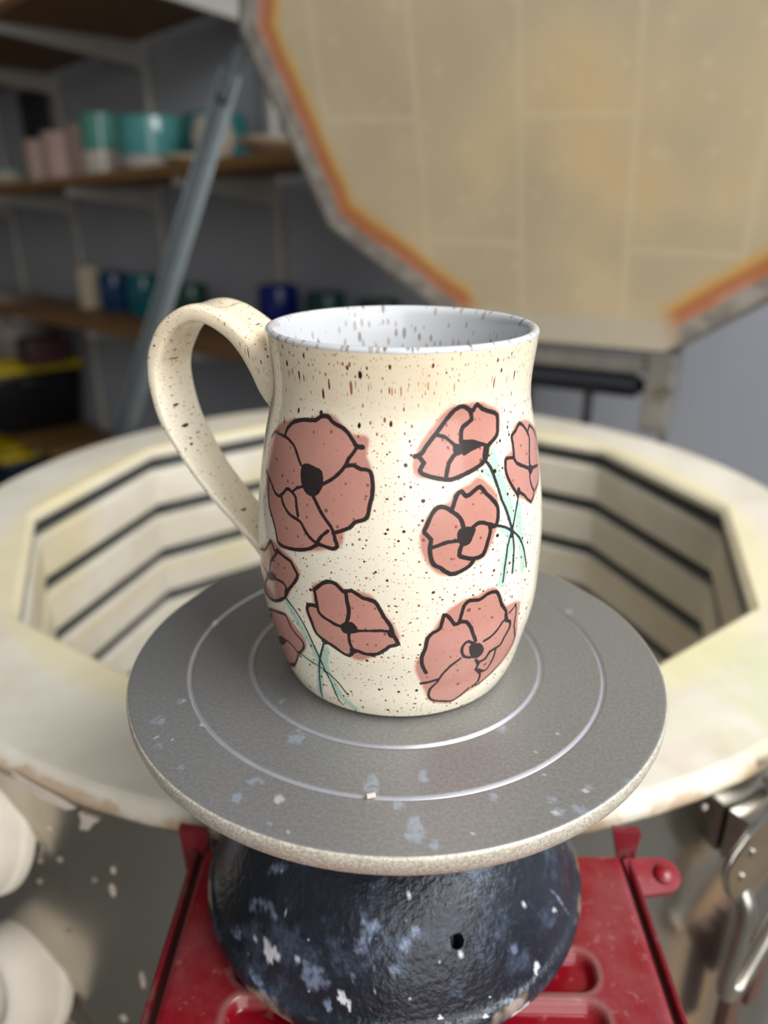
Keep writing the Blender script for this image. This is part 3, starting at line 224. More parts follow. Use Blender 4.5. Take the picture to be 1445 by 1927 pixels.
# local frame: x = along the wall (s), y = towards the room (-b) since rotated; z = world height
def rl(s, b, z): return (s, b*RB, z+Z0)
_yl = Vector((-math.sin(RK_ROT), math.cos(RK_ROT), 0)); RB = -1 if _yl.dot(wall_n) > 0 else 1
def skew(vs, off=0):
    for v in vs: v.co.z -= TILT*(v.co.x-.5)
for i, (s0, s1) in enumerate(((.40, 2.6), (-.42, 2.6), (-.42, 2.6), (1.45, 2.6))):
    bm = bmesh.new(); L = s1-s0
    d_ = .13 if i == 0 else 0; vs = add_box(bm, rl((s0+s1)/2, .125-d_/2, z_sh[i]-.012), (L, .27+d_, .024), bev=.002); skew(vs)
    bm_obj('board', bm, m_board, rack)
ups = (-.22, .438, 1.025, 1.64, 2.25)
for s in ups:
    bm = bmesh.new(); add_box(bm, rl(s, .268, -.15), (.03, .022, 1.7), bev=.003); bm_obj('upright', bm, m_steel_white, rack)
    for i in range(4):
        if (i == 0 and s < .4) or (i == 3 and s < 1.4): continue
        bm = bmesh.new(); zt = ZS(i, s)-.026
        f_ = -.12 if i == 0 else 0; P = [(.262, zt), (f_, zt), (f_, zt-.018), (.262, zt-.062)]
        vv = [[bm.verts.new(rl(s+dx, b, z)) for b, z in P] for dx in (-.011, .011)]
        bm.faces.new(vv[0]); bm.faces.new(vv[1][::-1])
        for k in range(4): bm.faces.new((vv[0][k], vv[0][(k+1) % 4], vv[1][(k+1) % 4], vv[1][k]))
        bm_obj('bracket_arm', bm, m_steel_white, rack)

# ---- pots on the shelves
def glaze(name, top, bottom=None, h=.1, band=.5, rough=.12):
    t = NT(name); z = t.n('ShaderNodeSeparateXYZ'); t.l(t.co(), z.inputs[0])
    n = t.noise(30, 3)
    c = t.mix(n, tuple(x*.75 for x in top), tuple(min(1, x*1.2) for x in top))
    if bottom:
        f = t.step(t.math('ADD', z.outputs[2], t.math('MULTIPLY', t.math('SUBTRACT', n, .5), .02)), h*band-.006, h*band+.006)
        c = t.mix(f, bottom, c)
    return t.out(c, rough)
def pot(name, label, cat, s, b, shelf, r, h, mat, shape='mug', group=None, ang=0, handle=False):
    th_ = min(.005, r*.1)
    if shape == 'mug': pr = [(r*.82, 0), (r*.92, h*.06), (r, h*.3), (r*1.0, h*.7), (r*.95, h)]
    elif shape == 'bowl': pr = [(r*.55, 0), (r*.6, h*.05), (r*.86, h*.35), (r*.98, h*.75), (r, h)]
    elif shape == 'vase': pr = [(r*.6, 0), (r*.8, h*.2), (r, h*.55), (r*.85, h*.85), (r*.9, h)]
    elif shape == 'plate': pr = [(r*.6, 0), (r*.62, h*.3), (r*.9, h*.6), (r, h)]
    else: pr = [(r*.95, 0), (r, h*.05), (r, h*.95), (r*.98, h)]
    pr = [tuple(v) for v in cat_rom([(x, y, 0) for x, y in pr], 5)]; pr = [(v[0], v[1]) for v in pr]
    prof = [(0, 0)]+pr+[(pr[-1][0]-th_*.5, h+th_*.3)]+[(max(x-th_, .001), max(y, th_)) for x, y in pr[::-1]]+[(0, th_)]
    t = thing(name, label, cat, rk(s, b, 0), (0, 0, RK_ROT+ang), group)
    t.location.z = Z0+ZS(shelf, s)+.0006
    vs, fs = lathe(prof, 40); o = fix_normals(mesh_obj('body', vs, fs, mat, t))
    if handle:
        bm = bmesh.new(); pts = cat_rom([(r*.92, 0, h*.82), (r*1.35, 0, h*.86), (r*1.6, 0, h*.6), (r*1.38, 0, h*.3), (r*.93, 0, h*.2)], 6)
        add_tube(bm, pts, .005, 10); bm_obj('handle', bm, mat, t, True)
    return t
teal = glaze('teal_glaze', srgb(78, 134, 120), srgb(196, 186, 172), .15, .42)
teal2 = glaze('turquoise_glaze', srgb(72, 134, 132), srgb(172, 164, 156), .11, .28)
teal3 = glaze('deep_teal_glaze', srgb(36, 104, 108))
pinkc = NT('blush_ribbed_clay'); wv = pinkc.n('ShaderNodeTexWave'); wv.inputs['Scale'].default_value = 45; pinkc.l(pinkc.co(), wv.inputs[0])
pinkc = pinkc.out(pinkc.mix(wv.outputs[1], srgb(150, 122, 112), srgb(198, 170, 160)), .6)
beige = glaze('beige_glaze', srgb(172, 160, 142)); cream = glaze('cream_glaze', srgb(196, 180, 156))
blue = glaze('blue_glaze', srgb(24, 62, 104)); tealm = glaze('peacock_glaze', srgb(18, 98, 110)); greenm = glaze('green_glaze', srgb(30, 78, 60))
cobalt = glaze('cobalt_glaze', srgb(10, 28, 118)); dteal = glaze('dark_teal_glaze', srgb(22, 62, 62)); dgreen = glaze('bottle_green_glaze', srgb(12, 42, 26))
pot('tumbler', 'tall tumbler with green teal glaze over a bare beige foot on the middle shelf', 'cup', .985, .10, 1, .054, .150, teal, 'cyl')
pot('bowl', 'wide turquoise bowl with greyish base beside the tall teal tumbler', 'bowl', .69, .09, 1, .085, .118, teal2, 'mug')
pot('bowl', 'dark teal bowl half hidden behind the wide turquoise bowl', 'bowl', .56, .19, 1, .075, .118, teal3, 'mug')
pot('vase', 'small plain beige vase near the metal strut on the middle shelf', 'vase', .46, .12, 1, .05, .098, beige, 'vase')
pot('plate', 'low pale plate on the middle shelf in front of the beige vase', 'plate', .50, .085, 1, .075, .022, cream, 'plate')
pot('plate', 'low pale plate on the middle shelf next to the open kiln lid', 'plate', .19, .12, 1, .10, .035, cream, 'plate')
pot('cup', 'blush pink ribbed cup on the middle shelf, furthest from the teal tumbler', 'cup', 1.37, .09, 1, .055, .115, pinkc, 'cyl', ang=.3)
pot('cup', 'blush pink ribbed cup in the middle of the three on the shelf', 'cup', 1.255, .10, 1, .055, .128, pinkc, 'cyl', ang=.9)
pot('cup', 'blush pink ribbed cup standing right beside the tall teal tumbler', 'cup', 1.145, .13, 1, .052, .138, pinkc, 'cyl', ang=1.4)
pot('dish', 'low beige dish with teal edge at the left end of the middle shelf', 'dish', 1.66, .08, 1, .085, .05, glaze('beige_teal_glaze', srgb(90, 140, 128), srgb(186, 172, 156), .05, .8), 'bowl')
pot('cup', 'narrow cream cup beside the blue mug on the lower shelf', 'cup', 1.40, .19, 2, .042, .125, cream, 'cyl')
pot('mug', 'glossy dark blue mug on the lower shelf left of the metal strut', 'mug', 1.215, .19, 2, .050, .115, blue, 'mug', handle=True, ang=2.4)
pot('mug', 'glossy peacock teal mug on the lower shelf left of the metal strut', 'mug', 1.02, .19, 2, .050, .115, tealm, 'mug', handle=True, ang=2.4)
pot('mug', 'green mug on the lower shelf just right of the metal strut', 'mug', .745, .19, 2, .048, .100, greenm, 'mug', handle=True, ang=2.4)
pot('mug', 'bright cobalt blue mug on the lower shelf behind the speckled mug rim', 'mug', .335, .19, 2, .050, .115, cobalt, 'mug', handle=True, ang=2.4)
pot('mug', 'dark grey teal mug beside the cobalt blue mug on the lower shelf', 'mug', .155, .19, 2, .046, .108, dteal, 'mug', handle=True, ang=2.4)
pot('mug', 'very dark bottle green mug nearest the kiln lid on the lower shelf', 'mug', -.02, .19, 2, .048, .100, dgreen, 'mug', handle=True, ang=2.4)
pot('jar', 'pale mauve jar on the top shelf at the left edge of the photo', 'jar', 1.47, .10, 0, .06, .13, glaze('mauve_glaze', srgb(170, 150, 140)), 'cyl')
# dark framed panel hanging on the wall
bm = bmesh.new(); add_box(bm, (0, 0, 0), (.22, .018, .19), bev=.002)
pn = bm_obj('wall_panel', bm, simple('charcoal_panel', srgb(38, 40, 42), .5, 0, .1, 20)); pn.location = rk(1.86, .27, .385); pn.rotation_euler = (0, 0, RK_ROT)
tag(pn, 'dark charcoal panel hung on the grey wall above the pink cups', 'panel')
# storage totes on the bottom board and floor
m_black = simple('black_plastic', srgb(14, 15, 17), .35); m_yel = simple('yellow_plastic', srgb(190, 165, 20), .4, 0, .08); m_navy = simple('navy_plastic', srgb(20, 32, 52), .4)
def tote(label, s, z, h, body, lidm):
    t = thing('storage_tote', label, 'storage box', rk(s, .085, z), (0, 0, RK_ROT), 'lidded totes stacked under the shelves')
    bm = bmesh.new(); vs = add_box(bm, (0, 0, h/2), (.62, .33, h), bev=.02, seg=3)
    for v in vs:
        k = .90+.10*v.co.z/h; v.co.x *= k; v.co.y *= k
    bm_obj('body', bm, body, t, auto=40)
    bm = bmesh.new(); add_box(bm, (0, 0, h+.012), (.65, .36, .030), bev=.012, seg=3); add_box(bm, (0, 0, h+.036), (.56, .28, .010), bev=.005)
    bm_obj('lid', bm, lidm, t, auto=40)
    for sx_ in (-1, 1):
        bm = bmesh.new(); add_box(bm, (sx_*.335, 0, h-.035), (.03, .14, .03), bev=.006); bm_obj('handle', bm, body, t, auto=40)
# open base stage for the totes is the lowest board
tote('black storage tote with yellow lid on the bottom shelf at left', 2.04, ZS(3, 2.04)+.012, .235, m_black, m_yel)
tote('navy storage tote with yellow lid on the floor under the bottom shelf', 2.08, -Z0+.001, .20, m_navy, m_yel)
bm = bmesh.new(); bmesh.ops.create_uvsphere(bm, u_segments=32, v_segments=20, radius=1)
for v in bm.verts:
    p = v.co.copy(); k = 1+.08*math.sin(5*p.x+2*p.y)*math.cos(4*p.z+3*p.y)
    v.co = Vector((p.x*.15*k, p.y*.12*k, max(p.z, -.5)*.16*k+.08))
bg = bm_obj('clay_bag', bm, simple('beige_plastic_bag', srgb(120, 110, 102), .45, 0, .15, 14, .3), smooth=True); bg.location = rk(1.86, .08, ZS(3, 2.04)+.012+.235+.043)
tag(bg, 'rounded greyish beige bag of clay sitting on the yellow tote lid', 'bag')

for nm_, lb, ct, s_, b_, sz, col in (('box', 'dark maroon box on the yellow tote lid beside the beige bag', 'box', 1.66, .09, (.10, .14, .09), (62, 34, 34)), ):
    bm = bmesh.new(); add_box(bm, (0, 0, sz[2]/2), sz, bev=.004); o = bm_obj(nm_, bm, simple('maroon_card', srgb(*col), .6), auto=40); o.location = rk(s_, b_, ZS(3, 2.04)+.012+.235+.043); o.rotation_euler = (0, 0, RK_ROT); tag(o, lb, ct)
# ================================================================ KILN
KC = Vector((-.0131, .3868, 0)); KROT = math.radians(2.67); RI = .297; RO = .366; ZR = -.104
def ring80(R, z, poly):
    P = []
    for k in range(10):
        A = Vector((math.cos(2*PI*k/10), math.sin(2*PI*k/10), 0)); B = Vector((math.cos(2*PI*(k+1)/10), math.sin(2*PI*(k+1)/10), 0))
        for j in range(8):
            if poly: q = A.lerp(B, j/8)*R
            else: a_ = 2*PI*(k+j/8)/10; q = Vector((math.cos(a_), math.sin(a_), 0))*R
            P.append(Vector((q.x, q.y, z)))
    return P
def deca(R, z, off=0.0): return [Vector((R*math.cos(2*PI*k/10+off), R*math.sin(2*PI*k/10+off), z)) for k in range(10)]
kiln = thing('kiln', 'ten-sided top-loading electric kiln with open chamber behind the mug', 'kiln', (KC.x, KC.y, 0), (0, 0, KROT))
# fire brick
t = NT('kiln_fire_brick'); co = t.co()
n1 = t.noise(9, 4, .6); n2 = t.noise(60, 3, .6); n3 = t.noise(5, 2)
c = t.mix(t.step(n1, .35, .7), srgb(214, 206, 188), srgb(232, 225, 209))
c = t.mix(t.math('MULTIPLY', t.step(n3, .55, .72), .5), c, srgb(222, 206, 150))
c = t.mix(t.math('MULTIPLY', t.step(t.noise(13, 3), .62, .75), .35), c, srgb(206, 168, 156))
sp = t.n('ShaderNodeSeparateXYZ'); t.l(co, sp.inputs[0])
# horizontal joints between brick courses
for zj in (-.246, -.402, -.56):
    d = t.math('ABSOLUTE', t.math('SUBTRACT', sp.outputs[2], Z0+zj)); c = t.mix(t.math('MULTIPLY', t.math('SUBTRACT', 1, t.step(d, .0015, .006)), .45), c, srgb(226, 206, 158))
rad = t.math('SQRT', t.math('ADD', t.math('MULTIPLY', sp.outputs[0], sp.outputs[0]), t.math('MULTIPLY', sp.outputs[1], sp.outputs[1])))
topm = t.step(sp.outputs[2], Z0+ZR-.006, Z0+ZR-.002); ne = t.noise(34, 5, .7)
rw = t.math('ADD', rad, t.math('MULTIPLY', t.math('SUBTRACT', ne, .5), .010))
c = t.mix(t.math('MULTIPLY', t.math('MULTIPLY', t.math('SUBTRACT', 1, t.step(rw, .296, .318)), topm), .55), c, srgb(232, 218, 162))
c = t.mix(t.math('MULTIPLY', t.math('MULTIPLY', t.step(rw, .3630, .3655), t.step(ne, .38, .55)), .65), c, srgb(176, 136, 96))
gp = t.math('MULTIPLY', t.math('MULTIPLY', t.step(sp.outputs[0], .10, .22), t.math('SUBTRACT', 1, t.step(sp.outputs[1], -.25, -.15))), t.step(t.noise(16, 4), .42, .62))
c = t.mix(t.math('MULTIPLY', gp, .6), c, srgb(206, 208, 158))
t.bump(t.math('ADD', n2, ne), .35, .0015); m_brick = t.out(c, .85)
bm = bmesh.new(); prof = []
coils = [ZR-.018-.0535*i for i in range(9)]
prof = [(RO, ZR-.060), (RO, ZR-.006), (RO-.005, ZR), (RI+.005, ZR), (RI, ZR-.004)]
for zc in coils: prof += [(RI, zc+.0075), (RI+.016, zc+.009), (RI+.016, zc-.006), (RI, zc-.0075)]
prof += [(RI, ZR-.62), (RO-.004, ZR-.62), (RO-.004, ZR-.0601)]
rings = [[bm.verts.new(p) for p in ring80(R, z+Z0, R < .34)] for R, z in prof]
for i in range(len(rings)):
    A, B = rings[i], rings[(i+1) % len(rings)]
    for k in range(80): bm.faces.new((A[k], A[(k+1) % 80], B[(k+1) % 80], B[k]))
o = bm_obj('brick_wall', bm, m_brick, kiln, auto=25)
bv = o.modifiers.new('bevel', 'BEVEL'); bv.width = .003; bv.segments = 2; bv.limit_method = 'ANGLE'; bv.angle_limit = math.radians(50)
bm = bmesh.new(); A = [bm.verts.new(p) for p in deca(RI+.01, Z0+ZR-.60)]; B = [bm.verts.new(p) for p in deca(RI+.01, Z0+ZR-.64)]
bm.faces.new(A); bm.faces.new(B[::-1]); [bm.faces.new((A[k], A[(k+1) % 10], B[(k+1) % 10], B[k])) for k in range(10)]
bm_obj('chamber_floor', bm, m_brick, kiln)
# heating coils lying in the grooves
m_coil = simple('heating_coil', srgb(66, 70, 72), .45, .4, .2, 200)
for zc in coils[:6]:
    bm = bmesh.new(); pts = []
    P = deca(RI+.0075, Z0+zc-.0005)
    for k in range(10):
        for j in range(8): pts.append(P[k].lerp(P[(k+1) % 10], j/8))
    add_tube(bm, pts, .0048, 8, True); bm_obj('heating_element', bm, m_coil, kiln, True)
# stainless jacket
t = NT('stainless_jacket'); n = t.noise(14, 4, .6, t.co((1, 1, .35))); n2 = t.noise(4, 3)
c = t.mix(t.step(n2, .35, .7), srgb(186, 180, 168), srgb(206, 202, 196)); c = t.mix(t.math('MULTIPLY', t.step(n, .6, .8), .5), c, srgb(150, 128, 100))
t.bump(t.noise(7, 2), .05, .01)
m_jacket = t.out(c, t.math('ADD', .16, t.math('MULTIPLY', n, .14)), 1.0)
bm = bmesh.new(); RJ = RO+.0015; pr = [(RJ, ZR-.60), (RJ, ZR-.014), (RJ+.0012, ZR-.012), (RJ+.0012, ZR-.009), (RJ, ZR-.0085), (RJ-.001, ZR-.009)]
pr = [(RJ, ZR-.66), (RJ, ZR-.0085), (RJ-.0012, ZR-.010), (RJ-.0012, ZR-.66)]
rings = [[bm.verts.new(p) for p in ring80(R, z+Z0, False)] for R, z in pr]
for i in range(len(pr)):
    A, B = rings[i], rings[(i+1) % len(pr)]
    for k in range(80): bm.faces.new((A[k], A[(k+1) % 80], B[(k+1) % 80], B[k]))
o = bm_obj('steel_jacket', bm, m_jacket, kiln, auto=40)
bm = bmesh.new(); A = [bm.verts.new(p) for p in deca(RJ-.01, .235)]; B = [bm.verts.new(p) for p in deca(RJ-.01, .21)]
# stand under the kiln
bm.faces.new(A); bm.faces.new(B[::-1]); [bm.faces.new((A[k], A[(k+1) % 10], B[(k+1) % 10], B[k])) for k in range(10)]
m_darksteel = simple('dark_steel', srgb(60, 62, 66), .45, .6, .1, 30)
bm_obj('stand_plate', bm, m_darksteel, kiln)
for k in range(5):
    a = 2*PI*(k+.5)/5; bm = bmesh.new(); add_box(bm, (.30*math.cos(a), .30*math.sin(a), .105), (.03, .03, .21), bev=.002); bm_obj('stand_leg', bm, m_darksteel, kiln)
# rim soot line: thin rough brown edge where rim meets steel
# peephole plugs on the left front panel
def facet(az, tan, z, off=0.0):
    """matrix: x tangential, y up, z outward normal, in world"""
    a = math.radians(az); n = Vector((math.cos(a), math.sin(a), 0)); tt = Vector((-n.y, n.x, 0)); az2 = a+tan/RJ; n = Vector((math.cos(az2), math.sin(az2), 0)); tt = Vector((-n.y, n.x, 0)); tan = 0; ap = RJ
    p = KC+n*(ap+off)+tt*tan+Vector((0, 0, Z0+z))
    return Matrix(((tt.x, 0, n.x, p.x), (tt.y, 0, n.y, p.y), (0, 1, 0, p.z), (0, 0, 0, 1)))
m_plug = simple('peephole_ceramic', srgb(232, 222, 206), .7, 0, .06, 30, .15)
def plug(label, tan, z, rr):
    M = facet(-121.2, tan, z, .0008) @ Matrix.Rotation(math.radians(-24), 4, 'X')
    t = thing('peephole_plug', label, 'kiln plug', (0, 0, 0), group='peephole plugs on the kiln'); t.matrix_world = M
    pf = [(0, -.004), (rr*.5, -.003), (rr*.98, 0), (rr*1.03, .002), (rr*1.02, .0055), (rr*.965, .0075), (rr*.95, .011), (rr*.90, .019), (rr*.78, .026), (rr*.62, .0295), (rr*.50, .0285), (rr*.34, .0235), (rr*.16, .0205), (0, .020)]
    pf = [(max(p.x, 0), p.y) for p in cat_rom([(a_, b_, 0) for a_, b_ in pf], 4)]
    pf[-1] = (0, pf[-1][1]); pf[0] = (0, 0)
    vs, fs = lathe(pf, 64); o = fix_normals(mesh_obj('plug_body', vs, fs, m_plug, t))
    return t
plug('upper white ceramic peephole plug on the left steel panel of the kiln', -.002, -.156, .031)
plug('lower white ceramic peephole plug on the left steel panel of the kiln', -.001, -.262, .034)
# cord from the lower plug
bm = bmesh.new(); add_tube(bm, cat_rom([facet(-121.2, .018, -.262, .004).translation, facet(-118.1, 0, -.2712, .004).translation, facet(-115.3, 0, -.2810, .004).translation, facet(-112, 0, -.30, .005).translation, facet(-110, 0, -.36, .004).translation], 6), .0011, 8)
tag(bm_obj('plug_wire', bm, simple('tan_wire', srgb(150, 130, 104), .5)), 'thin tan wire running down the kiln side from the lower plug', 'wire')
# clay specks stuck to the jacket
m_speck = simple('dried_clay', srgb(214, 198, 184), .8)
m_drop = simple('small_beads', srgb(160, 152, 142), .3)
k_ = 0
for (az, z, a_, b_, m) in ((-108.9, -.1465, .0014, .0022, m_speck), (-109.3, -.1602, .0018, .0042, m_speck), (-107.9, -.218, .0013, .0065, m_speck), (-110.6, -.2552, .0022, .0024, m_speck), (-110.9, -.1576, .0015, .0015, m_drop),
    (-114.6, -.1346, .0018, .0016, m_speck), (-115.9, -.151, .0017, .0017, m_drop), (-116.3, -.156, .0014, .0012, m_drop), (-116.6, -.1613, .0019, .0019, m_drop), (-114.2, -.1537, .0019, .0017, m_drop), (-117.3, -.178, .0016, .0016, m_drop), (-115.1, -.2061, .0018, .0015, m_drop), (-110.4, -.117, .0024, .0018, m_drop),
    (-64.4, -.1185, .0018, .0018, m_drop), (-58.3, -.1058, .0026, .0024, m_drop), (-57.4, -.1205, .0026, .0026, m_drop), (-60.1, -.163, .0018, .0018, m_drop)):
    bm = bmesh.new(); bmesh.ops.create_uvsphere(bm, u_segments=16, v_segments=10, radius=1)
    for v in bm.verts: v.co = Vector((v.co.x*a_, v.co.y*b_, v.co.z*.0009))
    o = bm_obj('clay_speck', bm, m, smooth=True); o.matrix_world = facet(az, 0, z, .0002)
    tag(o, 'tiny dried clay spatter stuck on the '+('left' if az < -100 else 'right')+' steel side of the kiln', 'clay speck', 'dried clay specks on the '+('left' if az < -100 else 'right')+' kiln side')
# larger white scrap hanging under the rim
for pa, lab in (([(-117.5, -.092), (-114.9, -.0935), (-112.6, -.0955), (-111.3, -.0975), (-112.2, -.1005), (-114.4, -.0990), (-116.6, -.0955)], 'long torn white clay smear under the left kiln rim'), ([(-111.0, -.0995), (-109.3, -.1005), (-109.9, -.1035), (-110.4, -.1085), (-111.2, -.1095), (-110.9, -.1035)], 'short white clay drip beneath the torn smear on the kiln')):
    bm = bmesh.new(); n_ = len(pa); F_ = [bm.verts.new(facet(a_, 0, z_-.016, .0014).translation) for a_, z_ in pa]; G_ = [bm.verts.new(facet(a_, 0, z_-.016, .0001).translation) for a_, z_ in pa]
    bm.faces.new(F_); bm.faces.new(G_[::-1]); [bm.faces.new((F_[i], F_[(i+1) % n_], G_[(i+1) % n_], G_[i])) for i in range(n_)]
    tag(bm_obj('clay_smear', bm, m_speck), lab, 'clay smear')

# toggle latch on the right front panel
m_chrome = simple('zinc_plated_steel', srgb(190, 186, 176), .28, 1.0, .1, 60)
M = facet(-58, 0, 0, 0)
def child_of_kiln(o):
    o.parent = kiln; o.matrix_parent_inverse = KMI
KM = Matrix.Translation(KC) @ Matrix.Rotation(KROT, 4, 'Z'); KMI = KM.inverted()
bm = bmesh.new(); P = [(-.0245, -.117), (-.034, -.1225), (-.043, -.129), (-.0475, -.1365), (-.0462, -.144), (-.0405, -.154), (-.0345, -.163), (-.0275, -.1715), (-.020, -.1725), (-.014, -.162), (-.002, -.150), (.03, -.135), (.03, -.085), (0, -.10)]
F_ = [bm.verts.new((x, z, .0185)) for x, z in P]; G_ = [bm.verts.new((x, z, .0145)) for x, z in P]; n_ = len(P)
bm.faces.new(F_); bm.faces.new(G_[::-1]); sd = [bm.faces.new((F_[i], F_[(i+1) % n_], G_[(i+1) % n_], G_[i])) for i in range(n_)]
bmesh.ops.bevel(bm, geom=[e for e in bm.edges if len(e.link_faces) == 2 and any(f in sd for f in e.link_faces) and not all(f in sd for f in e.link_faces)], offset=.0016, segments=3, affect='EDGES')
latch = bm_obj('latch', bm, m_chrome, auto=50); latch.matrix_world = M; child_of_kiln(latch); latch['label'] = 'zinc plated toggle latch on the right side of the kiln'
bm = bmesh.new(); add_box(bm, (.0, -.140, .0070), (.050, .030, .015), bev=.002); bm_obj('mount_block', bm, m_chrome, latch, auto=40)
bm = bmesh.new(); add_tube(bm, cat_rom([(-.0265, -.158, .012), (-.0262, -.170, .0195), (-.0280, -.190, .021), (-.0300, -.214, .021), (-.0290, -.2245, .021), (-.0230, -.2290, .021), (-.0150, -.2240, .0205), (.0012, -.2009, .020), (.020, -.172, .018)], 6), .0046, 14)
bm_obj('wire_bail', bm, m_chrome, latch, True)
for x, z in ((-.030, -.134), (-.034, -.147)):
    bm = bmesh.new(); add_tube(bm, [(x, z, .016), (x, z, .0195)], .0022, 16); bm_obj('rivet', bm, m_chrome, latch, auto=40)
bm = bmesh.new(); add_box(bm, (-.004, -.262, .012), (.012, .07, .008), bev=.002); add_box(bm, (.012, -.245, .012), (.012, .05, .010), bev=.003); add_tube(bm, cat_rom([(-.016, -.226, .010), (-.006, -.236, .017), (.004, -.224, .010)], 5), .0035, 10)
bm_obj('catch_hook', bm, simple('rusty_brown_steel', srgb(112, 84, 74), .5, .5), latch, auto=40)
# plank on the floor right of the kiln, seen mirrored in its steel side
bm = bmesh.new(); add_box(bm, (0, 0, 0), (1.3, .15, .028), bev=.003)
m_plank = NT('tan_plank_wood'); nz = m_plank.noise(5, 4, .6, m_plank.co((1.2, 18, 18))); m_plank = m_plank.out(m_plank.mix(nz, srgb(176, 134, 88), srgb(214, 176, 128)), .6)
o = bm_obj('wooden_plank', bm, m_plank); o.location = (1.12, .03, .0142); o.rotation_euler = (0, 0, .05)
tag(o, 'tan wooden plank on the floor, mirrored in the right steel side of the kiln', 'plank')

# ---- lid
lid_pts = [(.2952, .6339, -.0167), (.4400, .5157, .1097), (.4729, .4265, .3143), (.3815, .4001, .5188), (.2006, .4469, .6452), (-.0007, .5487, .6452), (-.1455, .6669, .5188), (-.1784, .7562, .3143), (-.0869, .7825, .1097), (.0940, .7358, -.0167)]
LV = [Vector(p) for p in lid_pts]; LC = sum(LV, Vector())/10
ex = (LV[0]-LV[9]).normalized(); nn = ex.cross((LC-(LV[0]+LV[9])/2).normalized()).normalized()
if nn.y > 0: nn = -nn            # towards the camera
ey = nn.cross(ex).normalized()
if ey.z < 0: ex, ey = -ex, -ey
LM = Matrix(((ex.x, ey.x, nn.x, LC.x), (ex.y, ey.y, nn.y, LC.y), (ex.z, ey.z, nn.z, LC.z+Z0), (0, 0, 0, 1)))

LR = (LV[0]-LC).length; LMI = LM.inverted()
base = [LMI @ (v+Vector((0, 0, Z0))) for v in LV]
ap = LR*math.cos(PI/10)
t = NT('lid_fire_brick'); ed = t.at('edge'); hg = t.at('hinge'); n = t.noise(7, 3); nf = t.noise(45, 3, .6); edn = t.math('ADD', ed, t.math('MULTIPLY', t.math('SUBTRACT', t.noise(22, 3), .5), .010))
c = t.mix(t.step(n, .3, .7), srgb(186, 170, 140), srgb(200, 183, 151))
c = t.mix(t.math('MULTIPLY', t.step(t.noise(3.5, 2), .5, .7), .6), c, srgb(216, 186, 136))
br = t.n('ShaderNodeTexBrick'); mp = t.n('ShaderNodeMapping'); t.l(t.co(), mp.inputs[0]); mp.inputs[1].default_value = (.03, .045, 0); mp.inputs[2].default_value = (0, 0, .02+PI/2)
t.l(mp.outputs[0], br.inputs[0]); br.inputs['Scale'].default_value = 1.0; br.inputs['Mortar Size'].default_value = .0055; br.inputs['Mortar Smooth'].default_value = 1.0
br.inputs['Brick Width'].default_value = .26; br.inputs['Row Height'].default_value = .114
br.inputs['Color1'].default_value = (1, 1, 1, 1); br.inputs['Color2'].default_value = (.9, .9, .9, 1); br.inputs['Mortar'].default_value = (0, 0, 0, 1)
mrt = t.math('MULTIPLY', br.outputs['Fac'], .5)
c = t.mix(t.math('MULTIPLY', mrt, .85), c, srgb(214, 200, 168))
vs_ = t.voro(34); c = t.mix(t.math('MULTIPLY', t.math('SUBTRACT', 1, t.step(vs_.outputs['Distance'], .10, .2)), .25), c, srgb(224, 208, 178))
kp = t.math('SUBTRACT', 1, hg)
c = t.mix(t.math('MULTIPLY', t.math('SUBTRACT', 1, t.step(edn, .040, .058)), kp), c, srgb(204, 158, 82))
c = t.mix(t.math('MULTIPLY', t.math('SUBTRACT', 1, t.step(edn, .036, .046)), kp), c, srgb(178, 112, 70))
c = t.mix(t.math('MULTIPLY', t.math('MULTIPLY', t.math('SUBTRACT', 1, t.step(edn, .026, .036)), t.step(n, .45, .6)), kp), c, srgb(190, 136, 116))
gray = t.mix(t.step(nf, .35, .65), srgb(128, 122, 115), srgb(164, 157, 148))
c = t.mix(t.math('MULTIPLY', t.math('SUBTRACT', 1, t.step(edn, .020, .026)), kp), c, gray)
c = t.mix(t.math('MULTIPLY', t.math('MULTIPLY', t.math('SUBTRACT', 1, t.step(edn, .034, .044)), hg), .75), c, srgb(188, 180, 164))
c = t.mix(t.math('SUBTRACT', 1, t.step(ed, .003, .005)), c, srgb(104, 98, 92))
t.bump(t.math('ADD', nf, t.math('MULTIPLY', mrt, .6)), .3, .001); m_lid = t.out(c, .85)
vs, fs, edg, hin = [(0, 0, 0)], [], [ap], [0.0]
fr = [.15, .3, .45, .6, .75, .82, .86, .9, .93, .96, .985, 1.0]
rings = []
for f in fr:
    ring = []
    for k in range(10):
        A, B = base[k]*f, base[(k+1) % 10]*f
        for j in range(8):
            p = A.lerp(B, j/8); ring.append(len(vs)); vs.append((p.x, p.y, 0)); edg.append(ap*(1-f)); hin.append(1.0 if (k == 9 or (k == 0 and j == 0)) else 0.0)
    rings.append(ring)
N = 80
for i in range(N): fs.append((0, rings[0][i], rings[0][(i+1) % N]))
for a_, b_ in zip(rings[:-1], rings[1:]):
    for i in range(N): fs.append((a_[i], a_[(i+1) % N], b_[(i+1) % N], b_[i]))
